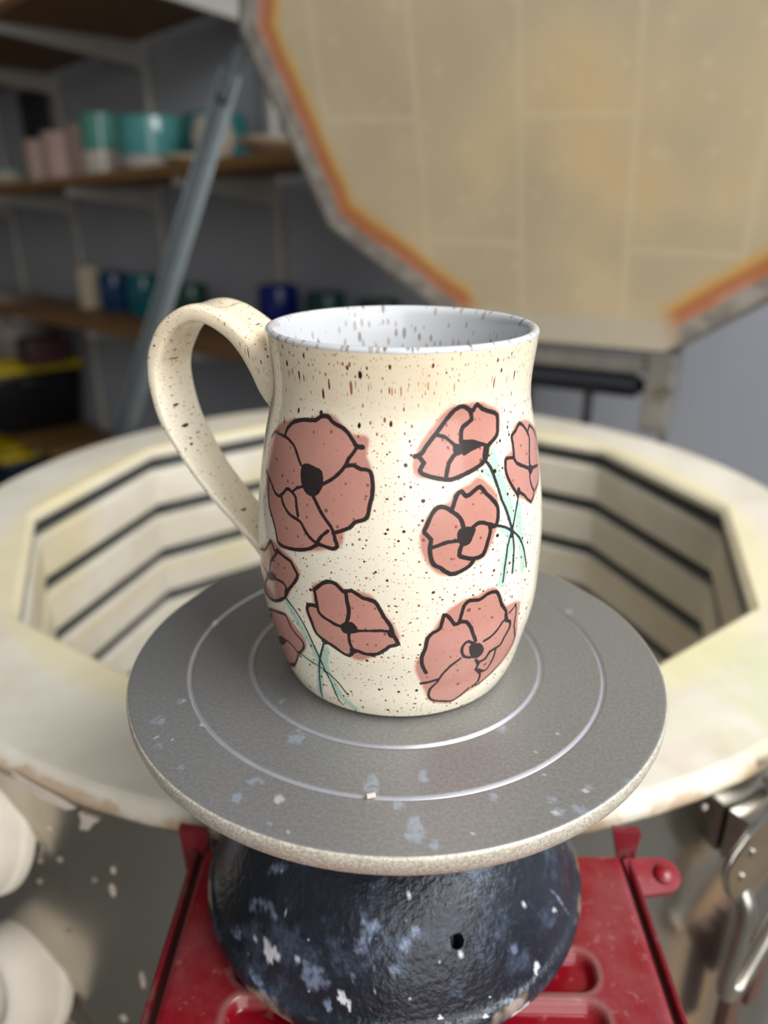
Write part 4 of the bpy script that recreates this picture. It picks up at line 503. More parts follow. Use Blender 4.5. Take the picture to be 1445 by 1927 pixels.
# body behind the face
back = []
for i in rings[-1]:
    p = vs[i]; back.append(len(vs)); vs.append((p[0], p[1], -.062)); edg.append(0); hin.append(0)
for i in range(N): fs.append((rings[-1][i], rings[-1][(i+1) % N], back[(i+1) % N], back[i]))
fs.append(tuple(back[::-1]))
o = lid = mesh_obj('lid', vs, fs, m_lid, None, False); lid.matrix_world = LM; child_of_kiln(lid); lid['label'] = 'raised ten-sided fire brick lid with orange scorched border'; attr(o, 'edge', edg); attr(o, 'hinge', hin); fix_normals(o)
bm = bmesh.new()
q = [(1.0025, .0005), (1.006, -.002), (1.006, -.060), (1.0025, -.064)]
rr = [[bm.verts.new((base[k].x*s_, base[k].y*s_, z)) for k in range(10)] for s_, z in q+[(1.0005, -.064), (1.0005, .0005)]]
for i in range(6):
    A, B = rr[i], rr[(i+1) % 6]; [bm.faces.new((A[k], A[(k+1) % 10], B[(k+1) % 10], B[k])) for k in range(10)]
bm_obj('steel_band', bm, simple('dull_steel_band', srgb(128, 122, 114), .4, .85, .2, 30), lid)
# ---- hinge: frame of plates, bar, spring tube (own thing between kiln and lid)
hx = (LV[0]-LV[9]); hx = Vector((hx.x, hx.y, 0)).normalized(); hb = Vector((-hx.y, hx.x, 0)); hb = hb if hb.y > 0 else -hb
ho = (LV[9]+LV[0])/2
HM = Matrix(((hx.x, hb.x, 0, ho.x), (hx.y, hb.y, 0, ho.y), (0, 0, 1, Z0), (0, 0, 0, 1)))
m_grey = simple('grey_hinge_steel', srgb(140, 136, 130), .4, .6, .12, 30)
bm = bmesh.new(); add_box(bm, (0, .012, -.032), (.235, .022, .018), bev=.003); hinge = bm_obj('hinge', bm, m_grey); hinge.matrix_world = HM; child_of_kiln(hinge)
for sx_ in (-1, 1):
    bm = bmesh.new(); x = sx_*.118+(.004 if sx_ > 0 else -.004)
    P = [(-.006, -.017), (.050, -.012), (.045, -.075), (.018, -.115), (.010, -.19), (-.004, -.19), (-.004, -.07)]
    P = [(b+.004, z) for b, z in P]
    vv = [[bm.verts.new((x+dx, b, z)) for b, z in P] for dx in (-.004*1, .004*1)]
    bm.faces.new(vv[0]); bm.faces.new(vv[1][::-1]); [bm.faces.new((vv[0][k], vv[0][(k+1) % 7], vv[1][(k+1) % 7], vv[1][k])) for k in range(7)]
    pl_ = bm_obj('side_plate', bm, m_grey, hinge)
    bm = bmesh.new(); add_box(bm, (x-sx_*.012, .000, -.062), (.030, .006, .090), bev=.002); bm_obj('front_flange', bm, m_grey, hinge)
    bm = bmesh.new(); add_tube(bm, [(x-.004, -.006, -.058), (x-.004, -.002, -.058)], .009, 6); bm_obj('hinge_bolt', bm, m_chrome, hinge)
bm = bmesh.new(); pts = []
for i in range(480):
    a_ = i*.5; pts.append((-.085+i*.17/480, .016+.012*math.cos(a_), -.058+.012*math.sin(a_)))
add_tube(bm, pts, .0026, 6); add_tube(bm, [(-.115, .016, -.058), (.115, .016, -.058)], .0085, 14)
bm_obj('spring_rod', bm, simple('black_spring', srgb(28, 30, 36), .4, .5), hinge, True)
for x in (.030, -.045):
    bm = bmesh.new(); add_box(bm, (x, .016, -.090), (.011, .010, .065), bev=.002); bm_obj('stay', bm, m_darksteel, hinge)
# ---- strut holding the lid
tp = LM @ (base[7]*1.012+Vector((0, 0, -.03))); 
bt = KC+Vector((.3675*math.cos(math.radians(131)), .3675*math.sin(math.radians(131)), Z0-.17)); 
o_, = (Vector((0, -.23038, Z0+.14829)),)
m_strut = simple('brushed_grey_steel', srgb(80, 86, 87), .45, .75, .08, 40)
def flat_bar(name, A, B, wd, tk, mat, parent, lip=True):
    d = (B-A); L = d.length; d.normalize(); side = d.cross(Vector((0, 1, 0))).normalized(); nrm = side.cross(d)
    M = Matrix(((side.x, nrm.x, d.x, A.x), (side.y, nrm.y, d.y, A.y), (side.z, nrm.z, d.z, A.z), (0, 0, 0, 1)))
    bm = bmesh.new(); add_box(bm, (0, 0, L/2), (wd, tk, L), M, bev=.0012)
    if lip:
        for s_ in (-1, ): add_box(bm, (s_*wd*.44, -.004, L/2), (wd*.1, .008, L), M, bev=.0008)
    return bm_obj(name, bm, mat, parent, auto=40)
T_ = Vector((-.176, .748, Z0+.300)); J_ = Vector((-.192, .728, Z0+.252)); B_ = Vector((-.3125, .625, Z0-.100))
B2 = B_+(B_-J_).normalized()*.08
strut = flat_bar('strut', J_+(J_-B_).normalized()*.02, B2, .024, .003, m_strut, None); child_of_kiln(strut)
flat_bar('upper_link', J_+(J_-T_).normalized()*.012+Vector((0, -.005, 0)), T_+Vector((0, .004, .0)), .015, .003, m_strut, strut)
bm = bmesh.new(); add_tube(bm, [J_+Vector((0, .004, 0)), J_+Vector((0, -.012, 0))], .007, 14); bm_obj('pivot_bolt', bm, m_strut, strut, auto=40)

# ================================================================ RED STAND
t = NT('red_enamel'); co = t.co(); n = t.noise(26, 5, .65); n2 = t.noise(260, 2); rc = t.at('recess')
dust = t.math('MULTIPLY', t.step(n, .38, .72), t.math('SUBTRACT', 1, rc))
c = t.mix(t.math('MULTIPLY', dust, .45), srgb(132, 9, 24), srgb(142, 88, 90))
c = t.mix(t.math('MULTIPLY', t.step(n2, .6, .75), .18), c, srgb(206, 150, 150))
c = t.mix(t.math('MULTIPLY', t.at('ring'), .55), c, srgb(150, 118, 110))
m_red = t.out(c, t.math('ADD', .28, t.math('MULTIPLY', dust, .35)), 0, coat=.3)
m_red2 = NT('red_enamel_edge'); n = m_red2.noise(90, 3)
m_red2 = m_red2.out(m_red2.mix(m_red2.step(n, .5, .7), srgb(116, 22, 32), srgb(112, 74, 70)), .4)
m_gap_shade = simple('maroon_gap_shade', srgb(62, 22, 24), .6)
ZT = -.1025
stand = thing('red_stand', 'dusty red enamelled steel stand with rounded pressed recesses under the wheel', 'stand', (0.007, 0, 0))
X0, X1, Y0, Y1 = -.0855, .0855, -.17, .0115
nx, ny = 172, 184
rects = [(-.062, .0632, -.0478, -.0335), (-.062, .0632, -.0900, -.0522), (-.062, .0632, -.1340, -.0960)]
vs, fs, rcv, rgv = [], [], [], []
def sdr(x, y, r, rad=.006):
    cx_, cy_ = (r[0]+r[1])/2, (r[2]+r[3])/2; dx = abs(x-cx_)-(r[1]-r[0])/2+rad; dy = abs(y-cy_)-(r[3]-r[2])/2+rad
    return math.hypot(max(dx, 0), max(dy, 0))+min(max(dx, dy), 0)-rad
for j in range(ny+1):
    for i in range(nx+1):
        x = X0+(X1-X0)*i/nx; y = Y0+(Y1-Y0)*j/ny; d = min(sdr(x, y, r) for r in rects)
        k = min(max((.0012-d)/.0035, 0), 1); k = k*k*(3-2*k)
        e = min(x-X0, X1-x, Y1-y); ee = min(max((.003-e)/.003, 0), 1)
        vs.append((x, y, Z0+ZT-.0042*k-.0018*ee*ee)); rcv.append(k); rgv.append(max(0, 1-abs(d-.0015)/.0018))
W_ = nx+1
for j in range(ny):
    for i in range(nx): fs.append((j*W_+i, j*W_+i+1, (j+1)*W_+i+1, (j+1)*W_+i))
# underside edge skirt
bd = [i for i in range(W_)]+[j*W_+nx for j in range(1, ny+1)]+[ny*W_+i for i in range(nx-1, -1, -1)]+[j*W_ for j in range(ny-1, 0, -1)]
s0 = len(vs)
for i in bd: vs.append((vs[i][0], vs[i][1], Z0+ZT-.014)); rcv.append(0); rgv.append(0)
for i in range(len(bd)): j = (i+1) % len(bd); fs.append((bd[i], s0+i, s0+j, bd[j]))
o = mesh_obj('top_plate', vs, fs, m_red, stand); attr(o, 'recess', rcv); attr(o, 'ring', rgv)
for sx_ in (-1, 1):
    # side rail and a dark strip painting in the shade of the plate gap
    bm = bmesh.new(); add_box(bm, (sx_*.0898, -.081, Z0+ZT-.0155), (.0024, .19, .026), bev=.0012); bm_obj('side_rail', bm, m_red2, stand, auto=40)
    bm = bmesh.new(); add_box(bm, (sx_*.0875, -.081, Z0+ZT-.012), (.005, .185, .012)); bm_obj('gap_shade', bm, m_gap_shade, stand)
    bm = bmesh.new()       # rear upright gusset: triangle-ish plate
    x = sx_*.0905
    P = [(.0825, .0135, -.0930), (.0940, .0135, -.0940), (.0915, .0135, -.121), (.0890, .0135, -.121)] if sx_ > 0 else [(-.0965, .0135, -.0955), (-.0850, .0135, -.0975), (-.0855, .0135, -.130), (-.0935, .0135, -.150)]
    f1 = [bm.verts.new((a_, b_, Z0+c_)) for a_, b_, c_ in P]; f2 = [bm.verts.new((a_, b_+.004, Z0+c_)) for a_, b_, c_ in P]
    bm.faces.new(f1); bm.faces.new(f2[::-1]); [bm.faces.new((f1[k], f1[(k+1) % 4], f2[(k+1) % 4], f2[k])) for k in range(4)]
    bm_obj('rear_gusset', bm, m_red2, stand)
    for y0, spread in ((-.165, -.10), (.004, .012)):
        bm = bmesh.new(); A = Vector((sx_*.076, y0-.004, Z0+ZT-.022)); B = Vector((sx_*.19, y0+spread, .006)); add_tube(bm, [A, B], .011, 16)
        lg = bm_obj('leg', bm, m_red2, stand, auto=50)
        bm = bmesh.new(); add_tube(bm, [B+Vector((0, 0, -.006)), B+Vector((0, 0, .02))], .014, 16); bm_obj('rubber_foot', bm, m_black, lg, auto=50)
# pivot ear on the right rail
bm = bmesh.new(); pts2 = []
for k in range(13): a_ = -PI/2+PI*k/12; pts2.append((.0165+.0068*math.cos(a_), .0068*math.sin(a_)))
pts2 += [(.002, .0075), (.002, -.0075)]
A = [bm.verts.new((x, y, 0)) for x, y in pts2]; B = [bm.verts.new((x, y, -.004)) for x, y in pts2]
bm.faces.new(A); bm.faces.new(B[::-1]); [bm.faces.new((A[k], A[(k+1) % len(A)], B[(k+1) % len(A)], B[k])) for k in range(len(A))]
ear = bm_obj('pivot_ear', bm, m_red, stand); ear.location = (.0862, .004, Z0-.1075); ear.rotation_euler = (.35, 0, .12)
attr(ear, 'recess', [0]*len(ear.data.vertices)); attr(ear, 'ring', [0]*len(ear.data.vertices))
vs, fs = lathe([(0, .0), (.0042, 0), (.0042, .001), (.003, .0022), (0, .0026)], 24); rv = fix_normals(mesh_obj('rivet', vs, fs, m_red, ear)); rv.location = (.0165, 0, .0)
attr(rv, 'recess', [0]*len(vs)); attr(rv, 'ring', [0]*len(vs))

# ================================================================ BANDING WHEEL
wheel = thing('banding_wheel', 'grey metal turntable on a splattered dark blue domed cast base', 'banding wheel', (0, 0, 0))
def spotattr(P, spots, wob=.25, sd=3):
    """P (n,2) array; spots (x,y,rx,ry,rot_deg) -> smooth 0..1 mask"""
    m = np.zeros(len(P)); rng = np.random.RandomState(sd)
    for x, y, rx, ry, ro in spots:
        d = P-np.array([x, y]); sel = np.hypot(d[:, 0], d[:, 1]) < max(rx, ry)*2
        a_ = math.radians(ro); u = (d[sel, 0]*math.cos(a_)+d[sel, 1]*math.sin(a_))/rx; v = (-d[sel, 0]*math.sin(a_)+d[sel, 1]*math.cos(a_))/ry
        ang = np.arctan2(v, u); ph = rng.rand(3)*6.28
        rr_ = 1+wob*(.5*np.sin(3*ang+ph[0])+.35*np.sin(5*ang+ph[1])+.25*np.sin(8*ang+ph[2]))
        k = np.clip((rr_+.12-np.hypot(u, v))/.24, 0, 1); m[sel] = np.maximum(m[sel], k)
    return m
R1, R2, RD, TH = .0700, .0495, .0900, .0072
def spot3(P, spots, wob=.3, sd=5):
    m = np.zeros(len(P)); rng = np.random.RandomState(sd)
    for s_ in spots:
        C_, A_, B_ = (np.array(s_[i:i+3]) for i in (0, 3, 6)); ra, rb = np.linalg.norm(A_), np.linalg.norm(B_); ca, sa = math.cos(math.radians(s_[9])), math.sin(math.radians(s_[9]))
        d = P-C_; sel = np.sqrt((d**2).sum(1)) < 2.2*max(ra, rb); ea, eb = A_/ra, B_/rb
        x, y = d[sel] @ ea, d[sel] @ eb; u = (x*ca+y*sa)/ra; v = (-x*sa+y*ca)/rb; ang = np.arctan2(v, u); ph = rng.rand(3)*6.28
        rr_ = 1+wob*(.5*np.sin(3*ang+ph[0])+.35*np.sin(5*ang+ph[1])+.25*np.sin(9*ang+ph[2]))
        k = np.clip((rr_+.12-np.hypot(u, v))/.24, 0, 1); m[sel] = np.maximum(m[sel], k)
    return m
# turntable head
rs = sorted(set([0, .01, .02, .03, .04]+[round(.04+i*.0008, 5) for i in range(int(.0485/.0008))]+[.0865, .0875, .0885, .0891]))
prof = [(r, 0) for r in rs if r <= .0891]
def groove(r): return -.0009*max(0, 1-abs(r-R1)/.0009)-.0009*max(0, 1-abs(r-R2)/.0009)
dr = sorted(set([r for r, _ in prof]+[R1-.0009, R1-.0004, R1, R1+.0004, R1+.0009, R2-.0009, R2-.0004, R2, R2+.0004, R2+.0009]))
prof = [(r, groove(r)) for r in dr]+[(.0896, -.0002), (RD, -.0008), (RD, -.0036), (.0893, -.0060), (.0885, -TH), (.05, -TH-.001), (0, -TH-.001)]
vs, fs = lathe(prof, 720)
t = NT('satin_grey_aluminium'); rr_ = t.at('radius'); sm = t.at('spot'); sm2 = t.at('smear')
n = t.noise(900, 2); n2 = t.noise(30, 4, .6)
c = t.mix(t.step(n, .35, .65), srgb(138, 138, 136), srgb(152, 151, 148))
c = t.mix(t.math('MULTIPLY', n2, .25), c, srgb(150, 152, 156))
g1 = t.math('SUBTRACT', 1, t.step(t.math('ABSOLUTE', t.math('SUBTRACT', rr_, R1)), .0004, .0010)); g2 = t.math('SUBTRACT', 1, t.step(t.math('ABSOLUTE', t.math('SUBTRACT', rr_, R2)), .0004, .0010))
gm = t.math('MAXIMUM', g1, g2); n3 = t.noise(160, 3)
c = t.mix(t.math('MULTIPLY', gm, t.math('ADD', .45, t.math('MULTIPLY', n3, .6))), c, srgb(196, 194, 200))
sg = t.math('MULTIPLY', sm, t.step(t.noise(420, 3), .3, .55)); c = t.mix(t.math('MULTIPLY', sg, .8), c, srgb(172, 184, 198))
c = t.mix(t.math('MULTIPLY', sm2, .9), c, srgb(222, 220, 220))
vv = t.voro(260); small = t.math('SUBTRACT', 1, t.step(vv.outputs['Distance'], .05, .10)); rnd = t.n('ShaderNodeSeparateColor'); t.l(vv.outputs['Color'], rnd.inputs[0])
c = t.mix(t.math('MULTIPLY', t.math('MULTIPLY', small, t.step(rnd.outputs[0], .80, .84)), .6), c, srgb(190, 192, 198))
# machined edge
eg = t.step(rr_, .0892, .0896); c = t.mix(eg, c, t.mix(t.step(t.noise(1300, 2), .35, .65), srgb(176, 168, 152), srgb(214, 206, 190)))
t.bump(t.math('ADD', t.math('MULTIPLY', n, .5), t.math('MULTIPLY', t.noise(1500, 1), .5)), .07, .0003)
m_disc = t.out(c, .42, t.math('MULTIPLY', t.math('SUBTRACT', 1, t.math('MULTIPLY', eg, .6)), .55))
o = fix_normals(mesh_obj('turntable', vs, fs, m_disc, wheel)); o.location = (0, 0, Z0)
V_ = np.array(vs); attr(o, 'radius', np.where(V_[:, 2] < -.0005-(.0006)*(np.hypot(V_[:, 0], V_[:, 1]) < .0895), np.maximum(np.hypot(V_[:, 0], V_[:, 1]), .0900), np.hypot(V_[:, 0], V_[:, 1])))
attr(o, 'spot', spotattr(V_[:, :2], DISC_SPOTS)); attr(o, 'smear', spotattr(V_[:, :2], DISC_BRIGHT))
o.data.set_sharp_from_angle(angle=math.radians(50))
# hub
vs, fs = lathe([(0, -.0085), (.030, -.0085), (.030, -.014), (.016, -.018), (.014, -.040), (0, -.040)], 48); h = fix_normals(mesh_obj('hub', vs, fs, m_darksteel, wheel)); h.location = (0, 0, Z0)
# domed base
DP = [(0, -.040), (.012, -.0405), (.022, -.043), (.036, -.049), (.048, -.0575), (.057, -.067), (.0635, -.078), (.0672, -.0865), (.0690, -.0905), (.0712, -.0925), (.0722, -.0955), (.0718, -.0985), (.0700, -.1003)]
DPs = cat_rom([(a_, 0, b_) for a_, b_ in DP], 8)
prof = [(max(p.x, 0), p.z) for p in DPs]; prof[0] = (0, prof[0][1])
prof += [(.064, -.1003), (.060, -.096), (.05, -.078), (0, -.060)]
vs, fs = lathe(prof, 720)
t = NT('hammered_navy_paint'); n = t.noise(22, 4, .6); nf = t.noise(420, 2, .5); sm = t.at('spot'); sb = t.at('smear')
c = t.mix(t.step(n, .35, .7), srgb(22, 27, 37), srgb(40, 46, 56))
c = t.mix(t.math('MULTIPLY', t.step(t.noise(50, 5, .7), .50, .68), .6), c, srgb(86, 100, 122))  # pale blue mist: daylight sheen on the bumps, painted into the colour
c = t.mix(t.math('MULTIPLY', sm, t.math('MULTIPLY', t.step(t.noise(300, 3), .3, .6), .85)), c, srgb(128, 142, 166))
c = t.mix(sb, c, srgb(214, 218, 222))
vv = t.voro(190); rnd = t.n('ShaderNodeSeparateColor'); t.l(vv.outputs['Color'], rnd.inputs[0])
c = t.mix(t.math('MULTIPLY', t.math('MULTIPLY', t.math('SUBTRACT', 1, t.step(vv.outputs['Distance'], .07, .13)), t.step(rnd.outputs[0], .72, .78)), .7), c, srgb(180, 186, 196))
rr_ = t.at('radius'); c = t.mix(t.math('MULTIPLY', t.math('MULTIPLY', t.step(rr_, .0705, .0716), t.step(t.noise(40, 3), .52, .62)), .8), c, srgb(170, 150, 122))
t.bump(nf, .9, .0006); m_dome = t.out(c, t.math('ADD', .22, t.math('MULTIPLY', n, .25)), .15)
o = fix_normals(mesh_obj('cast_base', vs, fs, m_dome, wheel)); o.location = (0, 0, Z0)
HOLE = Vector((.0204, -.0527, -.0615))
# drill the set-screw hole with a boolean, applied at once
bm = bmesh.new(); ax = Vector((.30, -.60, .74)).normalized(); add_tube(bm, [HOLE_P-ax*.0075, HOLE_P+ax*.01], .0022, 32); bmesh.ops.recalc_face_normals(bm, faces=bm.faces[:])
cm = bpy.data.meshes.new('drill'); bm.to_mesh(cm); bm.free(); co_ = bpy.data.objects.new('drill', cm); COL.objects.link(co_); co_.location = (0, 0, Z0)
bo = o.modifiers.new('hole', 'BOOLEAN'); bo.operation = 'DIFFERENCE'; bo.solver = 'EXACT'; bo.object = co_
bpy.context.view_layer.update()
dg = bpy.context.evaluated_depsgraph_get(); nm = bpy.data.meshes.new_from_object(o.evaluated_get(dg)); o.modifiers.clear(); o.data = nm; bpy.data.objects.remove(co_)
nv = len(o.data.vertices); V_ = np.zeros(nv*3); o.data.vertices.foreach_get('co', V_); V_ = V_.reshape(-1, 3)
attr(o, 'radius', np.hypot(V_[:, 0], V_[:, 1])); front = V_[:, 2] > -.0995
attr(o, 'spot', spot3(V_, DOME_SPOTS)*front); attr(o, 'smear', spot3(V_, DOME_BRIGHT, .45)*front)
# small chip of dried clay on the turntable
bm = bmesh.new(); add_box(bm, (0, 0, .0006), (.0026, .0012, .0012), bev=.0003); ch = bm_obj('clay_crumb', bm, m_speck); ch.location = (*CHIP, Z0-.0001); ch.rotation_euler = (0, 0, .3)
tag(ch, 'tiny white clay crumb lying on the outer groove of the turntable', 'clay crumb')

# ================================================================ MUG
FL = json.loads(FLOWERS)
KZ = np.array([0, .006, .014, .026, .04, .055, .07, .082, .094, .104, .1127]); KR = np.array(MUGR); MCX = .00077; MH = .1127
def mug_r(z):
    n = len(KZ); h = np.diff(KZ); A = np.eye(n); b = np.zeros(n)
    for i in range(1, n-1):
        A[i, i-1] = h[i-1]; A[i, i] = 2*(h[i-1]+h[i]); A[i, i+1] = h[i]; b[i] = 6*((KR[i+1]-KR[i])/h[i]-(KR[i]-KR[i-1])/h[i-1])
    M = np.linalg.solve(A, b); z = np.clip(z, 0, MH); i = np.clip(np.searchsorted(KZ, z)-1, 0, n-2); a_ = KZ[i+1]-z; c_ = z-KZ[i]; hh = h[i]
    return M[i]*a_**3/(6*hh)+M[i+1]*c_**3/(6*hh)+(KR[i]/hh-M[i]*hh/6)*a_+(KR[i+1]/hh-M[i+1]*hh/6)*c_
mug = thing('mug', 'cream brown-speckled glazed mug painted with pink black-outlined poppies', 'mug', (MCX, 0, Z0+.0002))
# body mesh: fine columns on the painted half, coarse behind
th = np.concatenate([np.linspace(-195, 15, 900, endpoint=False), np.linspace(15, 165, 120, endpoint=False)])
zz = np.linspace(.0012, MH-.0008, 460)
outer = [(float(r_), float(z_)) for r_, z_ in zip(mug_r(zz), zz)]
outer[0] = (outer[0][0]-.0004, .0012)
tw = .0030
lip = [(mug_r(np.array([MH]))[0]-.0004, MH-.0001), (mug_r(np.array([MH]))[0]-.0012, MH+.0003), (mug_r(np.array([MH]))[0]-.0022, MH), (mug_r(np.array([MH]))[0]-tw, MH-.001)]
zi = np.linspace(MH-.002, .012, 60); inner = [(float(mug_r(np.array([z_]))[0]-tw-.0006*min(1, (MH-z_)/.02)), float(z_)) for z_ in zi]
prof = [(0, .0004), (.030, .0004), (outer[0][0]-.0010, .0003)]+outer+lip+inner+[(inner[-1][0]-.004, .0085), (inner[-1][0]-.010, .007), (0, .0065)]
nT = len(th); cs, sn = np.cos(np.radians(th)), np.sin(np.radians(th))
vs, rows = [], []
for r_, z_ in prof:
    if r_ == 0: rows.append([len(vs)]); vs.append((0, 0, z_))
    else: rows.append((len(vs), )); s0 = len(vs); vs += [(r_*cs[i], r_*sn[i], z_) for i in range(nT)]; rows[-1] = list(range(s0, s0+nT))
fs = []
for a_, b_ in zip(rows[:-1], rows[1:]):
    for i in range(nT):
        j = (i+1) % nT
        if len(a_) == 1: fs.append((a_[0], b_[j], b_[i]))
        elif len(b_) == 1: fs.append((a_[i], a_[j], b_[0]))
        else: fs.append((a_[i], a_[j], b_[j], b_[i]))
V_ = np.array(vs); n_in0 = rows[3+len(outer)-2][0]
ins = np.zeros(len(V_)); ins[n_in0:] = 1
o0, o1 = rows[3][0], rows[2+len(outer)][-1]+1
PV = V_[o0:o1]; TV = np.tile(th, len(outer)); ZV = np.repeat(np.array([q_[1] for q_ in outer])*1000, nT)
def p3(fl):
    a_ = np.array(fl, float).reshape(-1, 2); tt = np.radians(a_[:, 0]); z_ = a_[:, 1]/1000; r_ = mug_r(z_)
    return np.stack([r_*np.cos(tt), r_*np.sin(tt), z_], 1), a_
def dist_poly(fl, closed, reach):
    """distance (mm) from every outer vertex to the drawn path, 99 where far"""
    P3, a_ = p3(fl); d = np.full(len(PV), 99.0)
    lo, hi = P3.min(0)-reach, P3.max(0)+reach
    sel = np.where(((PV >= lo) & (PV <= hi)).all(1))[0]
    if len(sel) == 0: return d, a_
    Q = PV[sel]; best = np.full(len(sel), 1e9); m = len(P3)
    for i in range(m if closed else m-1):
        A, B = P3[i], P3[(i+1) % m]; ab = B-A; L2 = max(ab @ ab, 1e-12)
        t_ = np.clip(((Q-A) @ ab)/L2, 0, 1); dd = ((Q-A-t_[:, None]*ab)**2).sum(1); best = np.minimum(best, dd)
    d[sel] = np.sqrt(best)*1000
    return d, a_
def inside(a_):
    x = (TV+360+195) % 360; px = (a_[:, 0]+360+195) % 360; py = a_[:, 1]; r_ = np.zeros(len(x), bool); m = len(px)
    for i in range(m):
        j = (i-1) % m; c_ = ((py[i] > ZV) != (py[j] > ZV)); den = (py[j]-py[i]) or 1e-9
        r_ ^= c_ & (x < (px[j]-px[i])*(ZV-py[i])/den+px[i])
    return r_
line = np.full(len(PV), 5.0); pink = np.full(len(PV), 5.0); green = np.full(len(PV), 5.0)
for fl in FL['L']: d, _ = dist_poly(fl[1:], False, .004); line = np.minimum(line, d-max(fl[0], .20)-.08)
for fl in FL['G']: d, _ = dist_poly(fl[1:], False, .005); green = np.minimum(green, d-fl[0])
for key, tgt in (('P', line), ('K', pink)):
    for fl in FL[key]:
        d, a_ = dist_poly(fl, True, .006); d = np.minimum(d, 5); I = inside(a_); d = np.where(I, -d, d); np.minimum(tgt, d, out=tgt)
def full(arr, v): x = np.full(len(V_), v); x[o0:o1] = arr; return x
# satin speckled glaze
t = NT('speckled_cream_glaze'); co = t.co(); wob = t.noise(700, 2, .6); wob2 = t.noise(160, 2)
sp = t.n('ShaderNodeSeparateXYZ'); t.l(co, sp.inputs[0]); zc = sp.outputs[2]
warm = t.step(zc, .075, .112)
c = t.mix(t.noise(24, 3), srgb(238, 228, 204), srgb(246, 238, 218)); c = t.mix(t.math('MULTIPLY', warm, .8), c, srgb(241, 222, 190))
c = t.mix(t.math('MULTIPLY', t.step(t.noise(70, 4, .7), .5, .7), t.math('MULTIPLY', warm, .3)), c, srgb(230, 200, 158))
def specks(c, cell, r0, r1, prob, col, f=1.0, pw=2.0, extra=.5, seed=0):
    v = t.n('ShaderNodeTexVoronoi', voronoi_dimensions='2D'); v.inputs['Scale'].default_value = 1/cell
    mp_ = t.n('ShaderNodeMapping'); mp_.inputs[1].default_value = (seed, seed*1.7, 0); t.l(suv, mp_.inputs[0]); t.l(mp_.outputs[0], v.inputs[0])
    q_ = t.n('ShaderNodeSeparateColor'); t.l(v.outputs['Color'], q_.inputs[0])
    rad = t.math('MULTIPLY_ADD', t.math('POWER', q_.outputs[0], pw), (r1-r0)/cell, r0/cell)
    dd = t.math('ADD', v.outputs['Distance'], t.math('MULTIPLY', t.math('SUBTRACT', wob, .5), .30*r1/cell*1.6))
    m = t.math('MULTIPLY', t.math('SUBTRACT', 1, t.math('DIVIDE', dd, rad)), 3.0, clamp=True)
    lim = t.math('SUBTRACT', 1-prob, t.math('MULTIPLY', warm, prob*extra))
    m = t.math('MULTIPLY', t.math('MULTIPLY', m, t.math('GREATER_THAN', q_.outputs[1], lim)), f, clamp=True)
    return t.mix(m, c, col)
cx3 = t.n('ShaderNodeCombineXYZ'); t.l(t.at('su'), cx3.inputs[0]); t.l(t.at('sv'), cx3.inputs[1]); suv = cx3.outputs[0]
def fine_specks(c):
    c = specks(c, .85, .06, .16, .40, srgb(198, 158, 110), .6, seed=3)
    c = specks(c, 1.25, .08, .30, .40, srgb(188, 118, 70), .8, seed=11)
    return specks(c, 1.9, .09, .44, .42, srgb(146, 72, 38), .92, 2.2, seed=23)
def bold_specks(c):
    c = specks(c, 2.9, .12, .58, .34, srgb(96, 34, 20), 1, 2.4, .3, seed=31)
    return specks(c, 4.3, .18, .74, .34, srgb(40, 22, 20), 1, 2.0, .1, seed=47)
g = t.math('ADD', t.at('green'), t.math('MULTIPLY', t.math('SUBTRACT', wob2, .5), 1.2)); c = t.mix(t.math('MULTIPLY', t.math('SUBTRACT', 1, t.step(g, -.6, .5)), .85), c, srgb(164, 208, 190))
k = t.math('ADD', t.at('pink'), t.math('MULTIPLY', t.math('SUBTRACT', wob2, .5), .9)); 
pk = t.mix(t.noise(90, 3), srgb(186, 126, 114), srgb(198, 142, 128))
c = t.mix(t.math('MULTIPLY', t.math('SUBTRACT', 1, t.step(k, -.5, .6)), .55), c, srgb(220, 160, 130)); c = t.mix(t.math('MULTIPLY', t.math('SUBTRACT', 1, t.step(k, -.9, .05)), .95), c, pk)
pkm = t.math('SUBTRACT', 1, t.step(k, -.9, .0)); sq = c; c = fine_specks(c)
# fewer specks over the pink wash
c = t.mix(t.math('MULTIPLY', pkm, .7), c, sq); sq = c; c = bold_specks(c); c = t.mix(t.math('MULTIPLY', pkm, .35), c, sq)
li = t.math('ADD', t.at('line'), t.math('ADD', t.math('MULTIPLY', t.math('SUBTRACT', wob, .5), .22), t.math('MULTIPLY', t.math('SUBTRACT', t.noise(330, 2), .5), .34))); lk = t.math('SUBTRACT', 1, t.step(li, -.10, .10))
c = t.mix(t.math('MULTIPLY', lk, .97), c, srgb(24, 24, 26))
# white glazed inside and lip
warm_keep = warm; warm = 0.5
ci = specks(srgb(204, 206, 208), 2.6, .2, .9, .5, srgb(150, 128, 112), .6, 1.2, 0, seed=61)
ci = specks(ci, 4.6, .4, 1.1, .4, srgb(124, 98, 82), .7, 1.2, 0, seed=77)
c = t.mix(t.at('inside'), c, ci)
t.bump(t.math('ADD', t.noise(60, 2), t.math('MULTIPLY', wob, .15)), .05, .0006)
m_mug = t.out(c, t.math('ADD', .17, t.math('MULTIPLY', lk, .25)), 0, .45, .12)
o = fix_normals(mesh_obj('body', vs, fs, m_mug, mug))
for nm_, ar, v_ in (('line', line, 5.0), ('pink', pink, 5.0), ('green', green, 5.0)): attr(o, nm_, full(ar, v_))
attr(o, 'inside', ins)
aa = np.arctan2(V_[:, 1], V_[:, 0]); aa = np.where(aa > math.radians(165), aa-2*PI, aa); zm = V_[:, 2]*1000
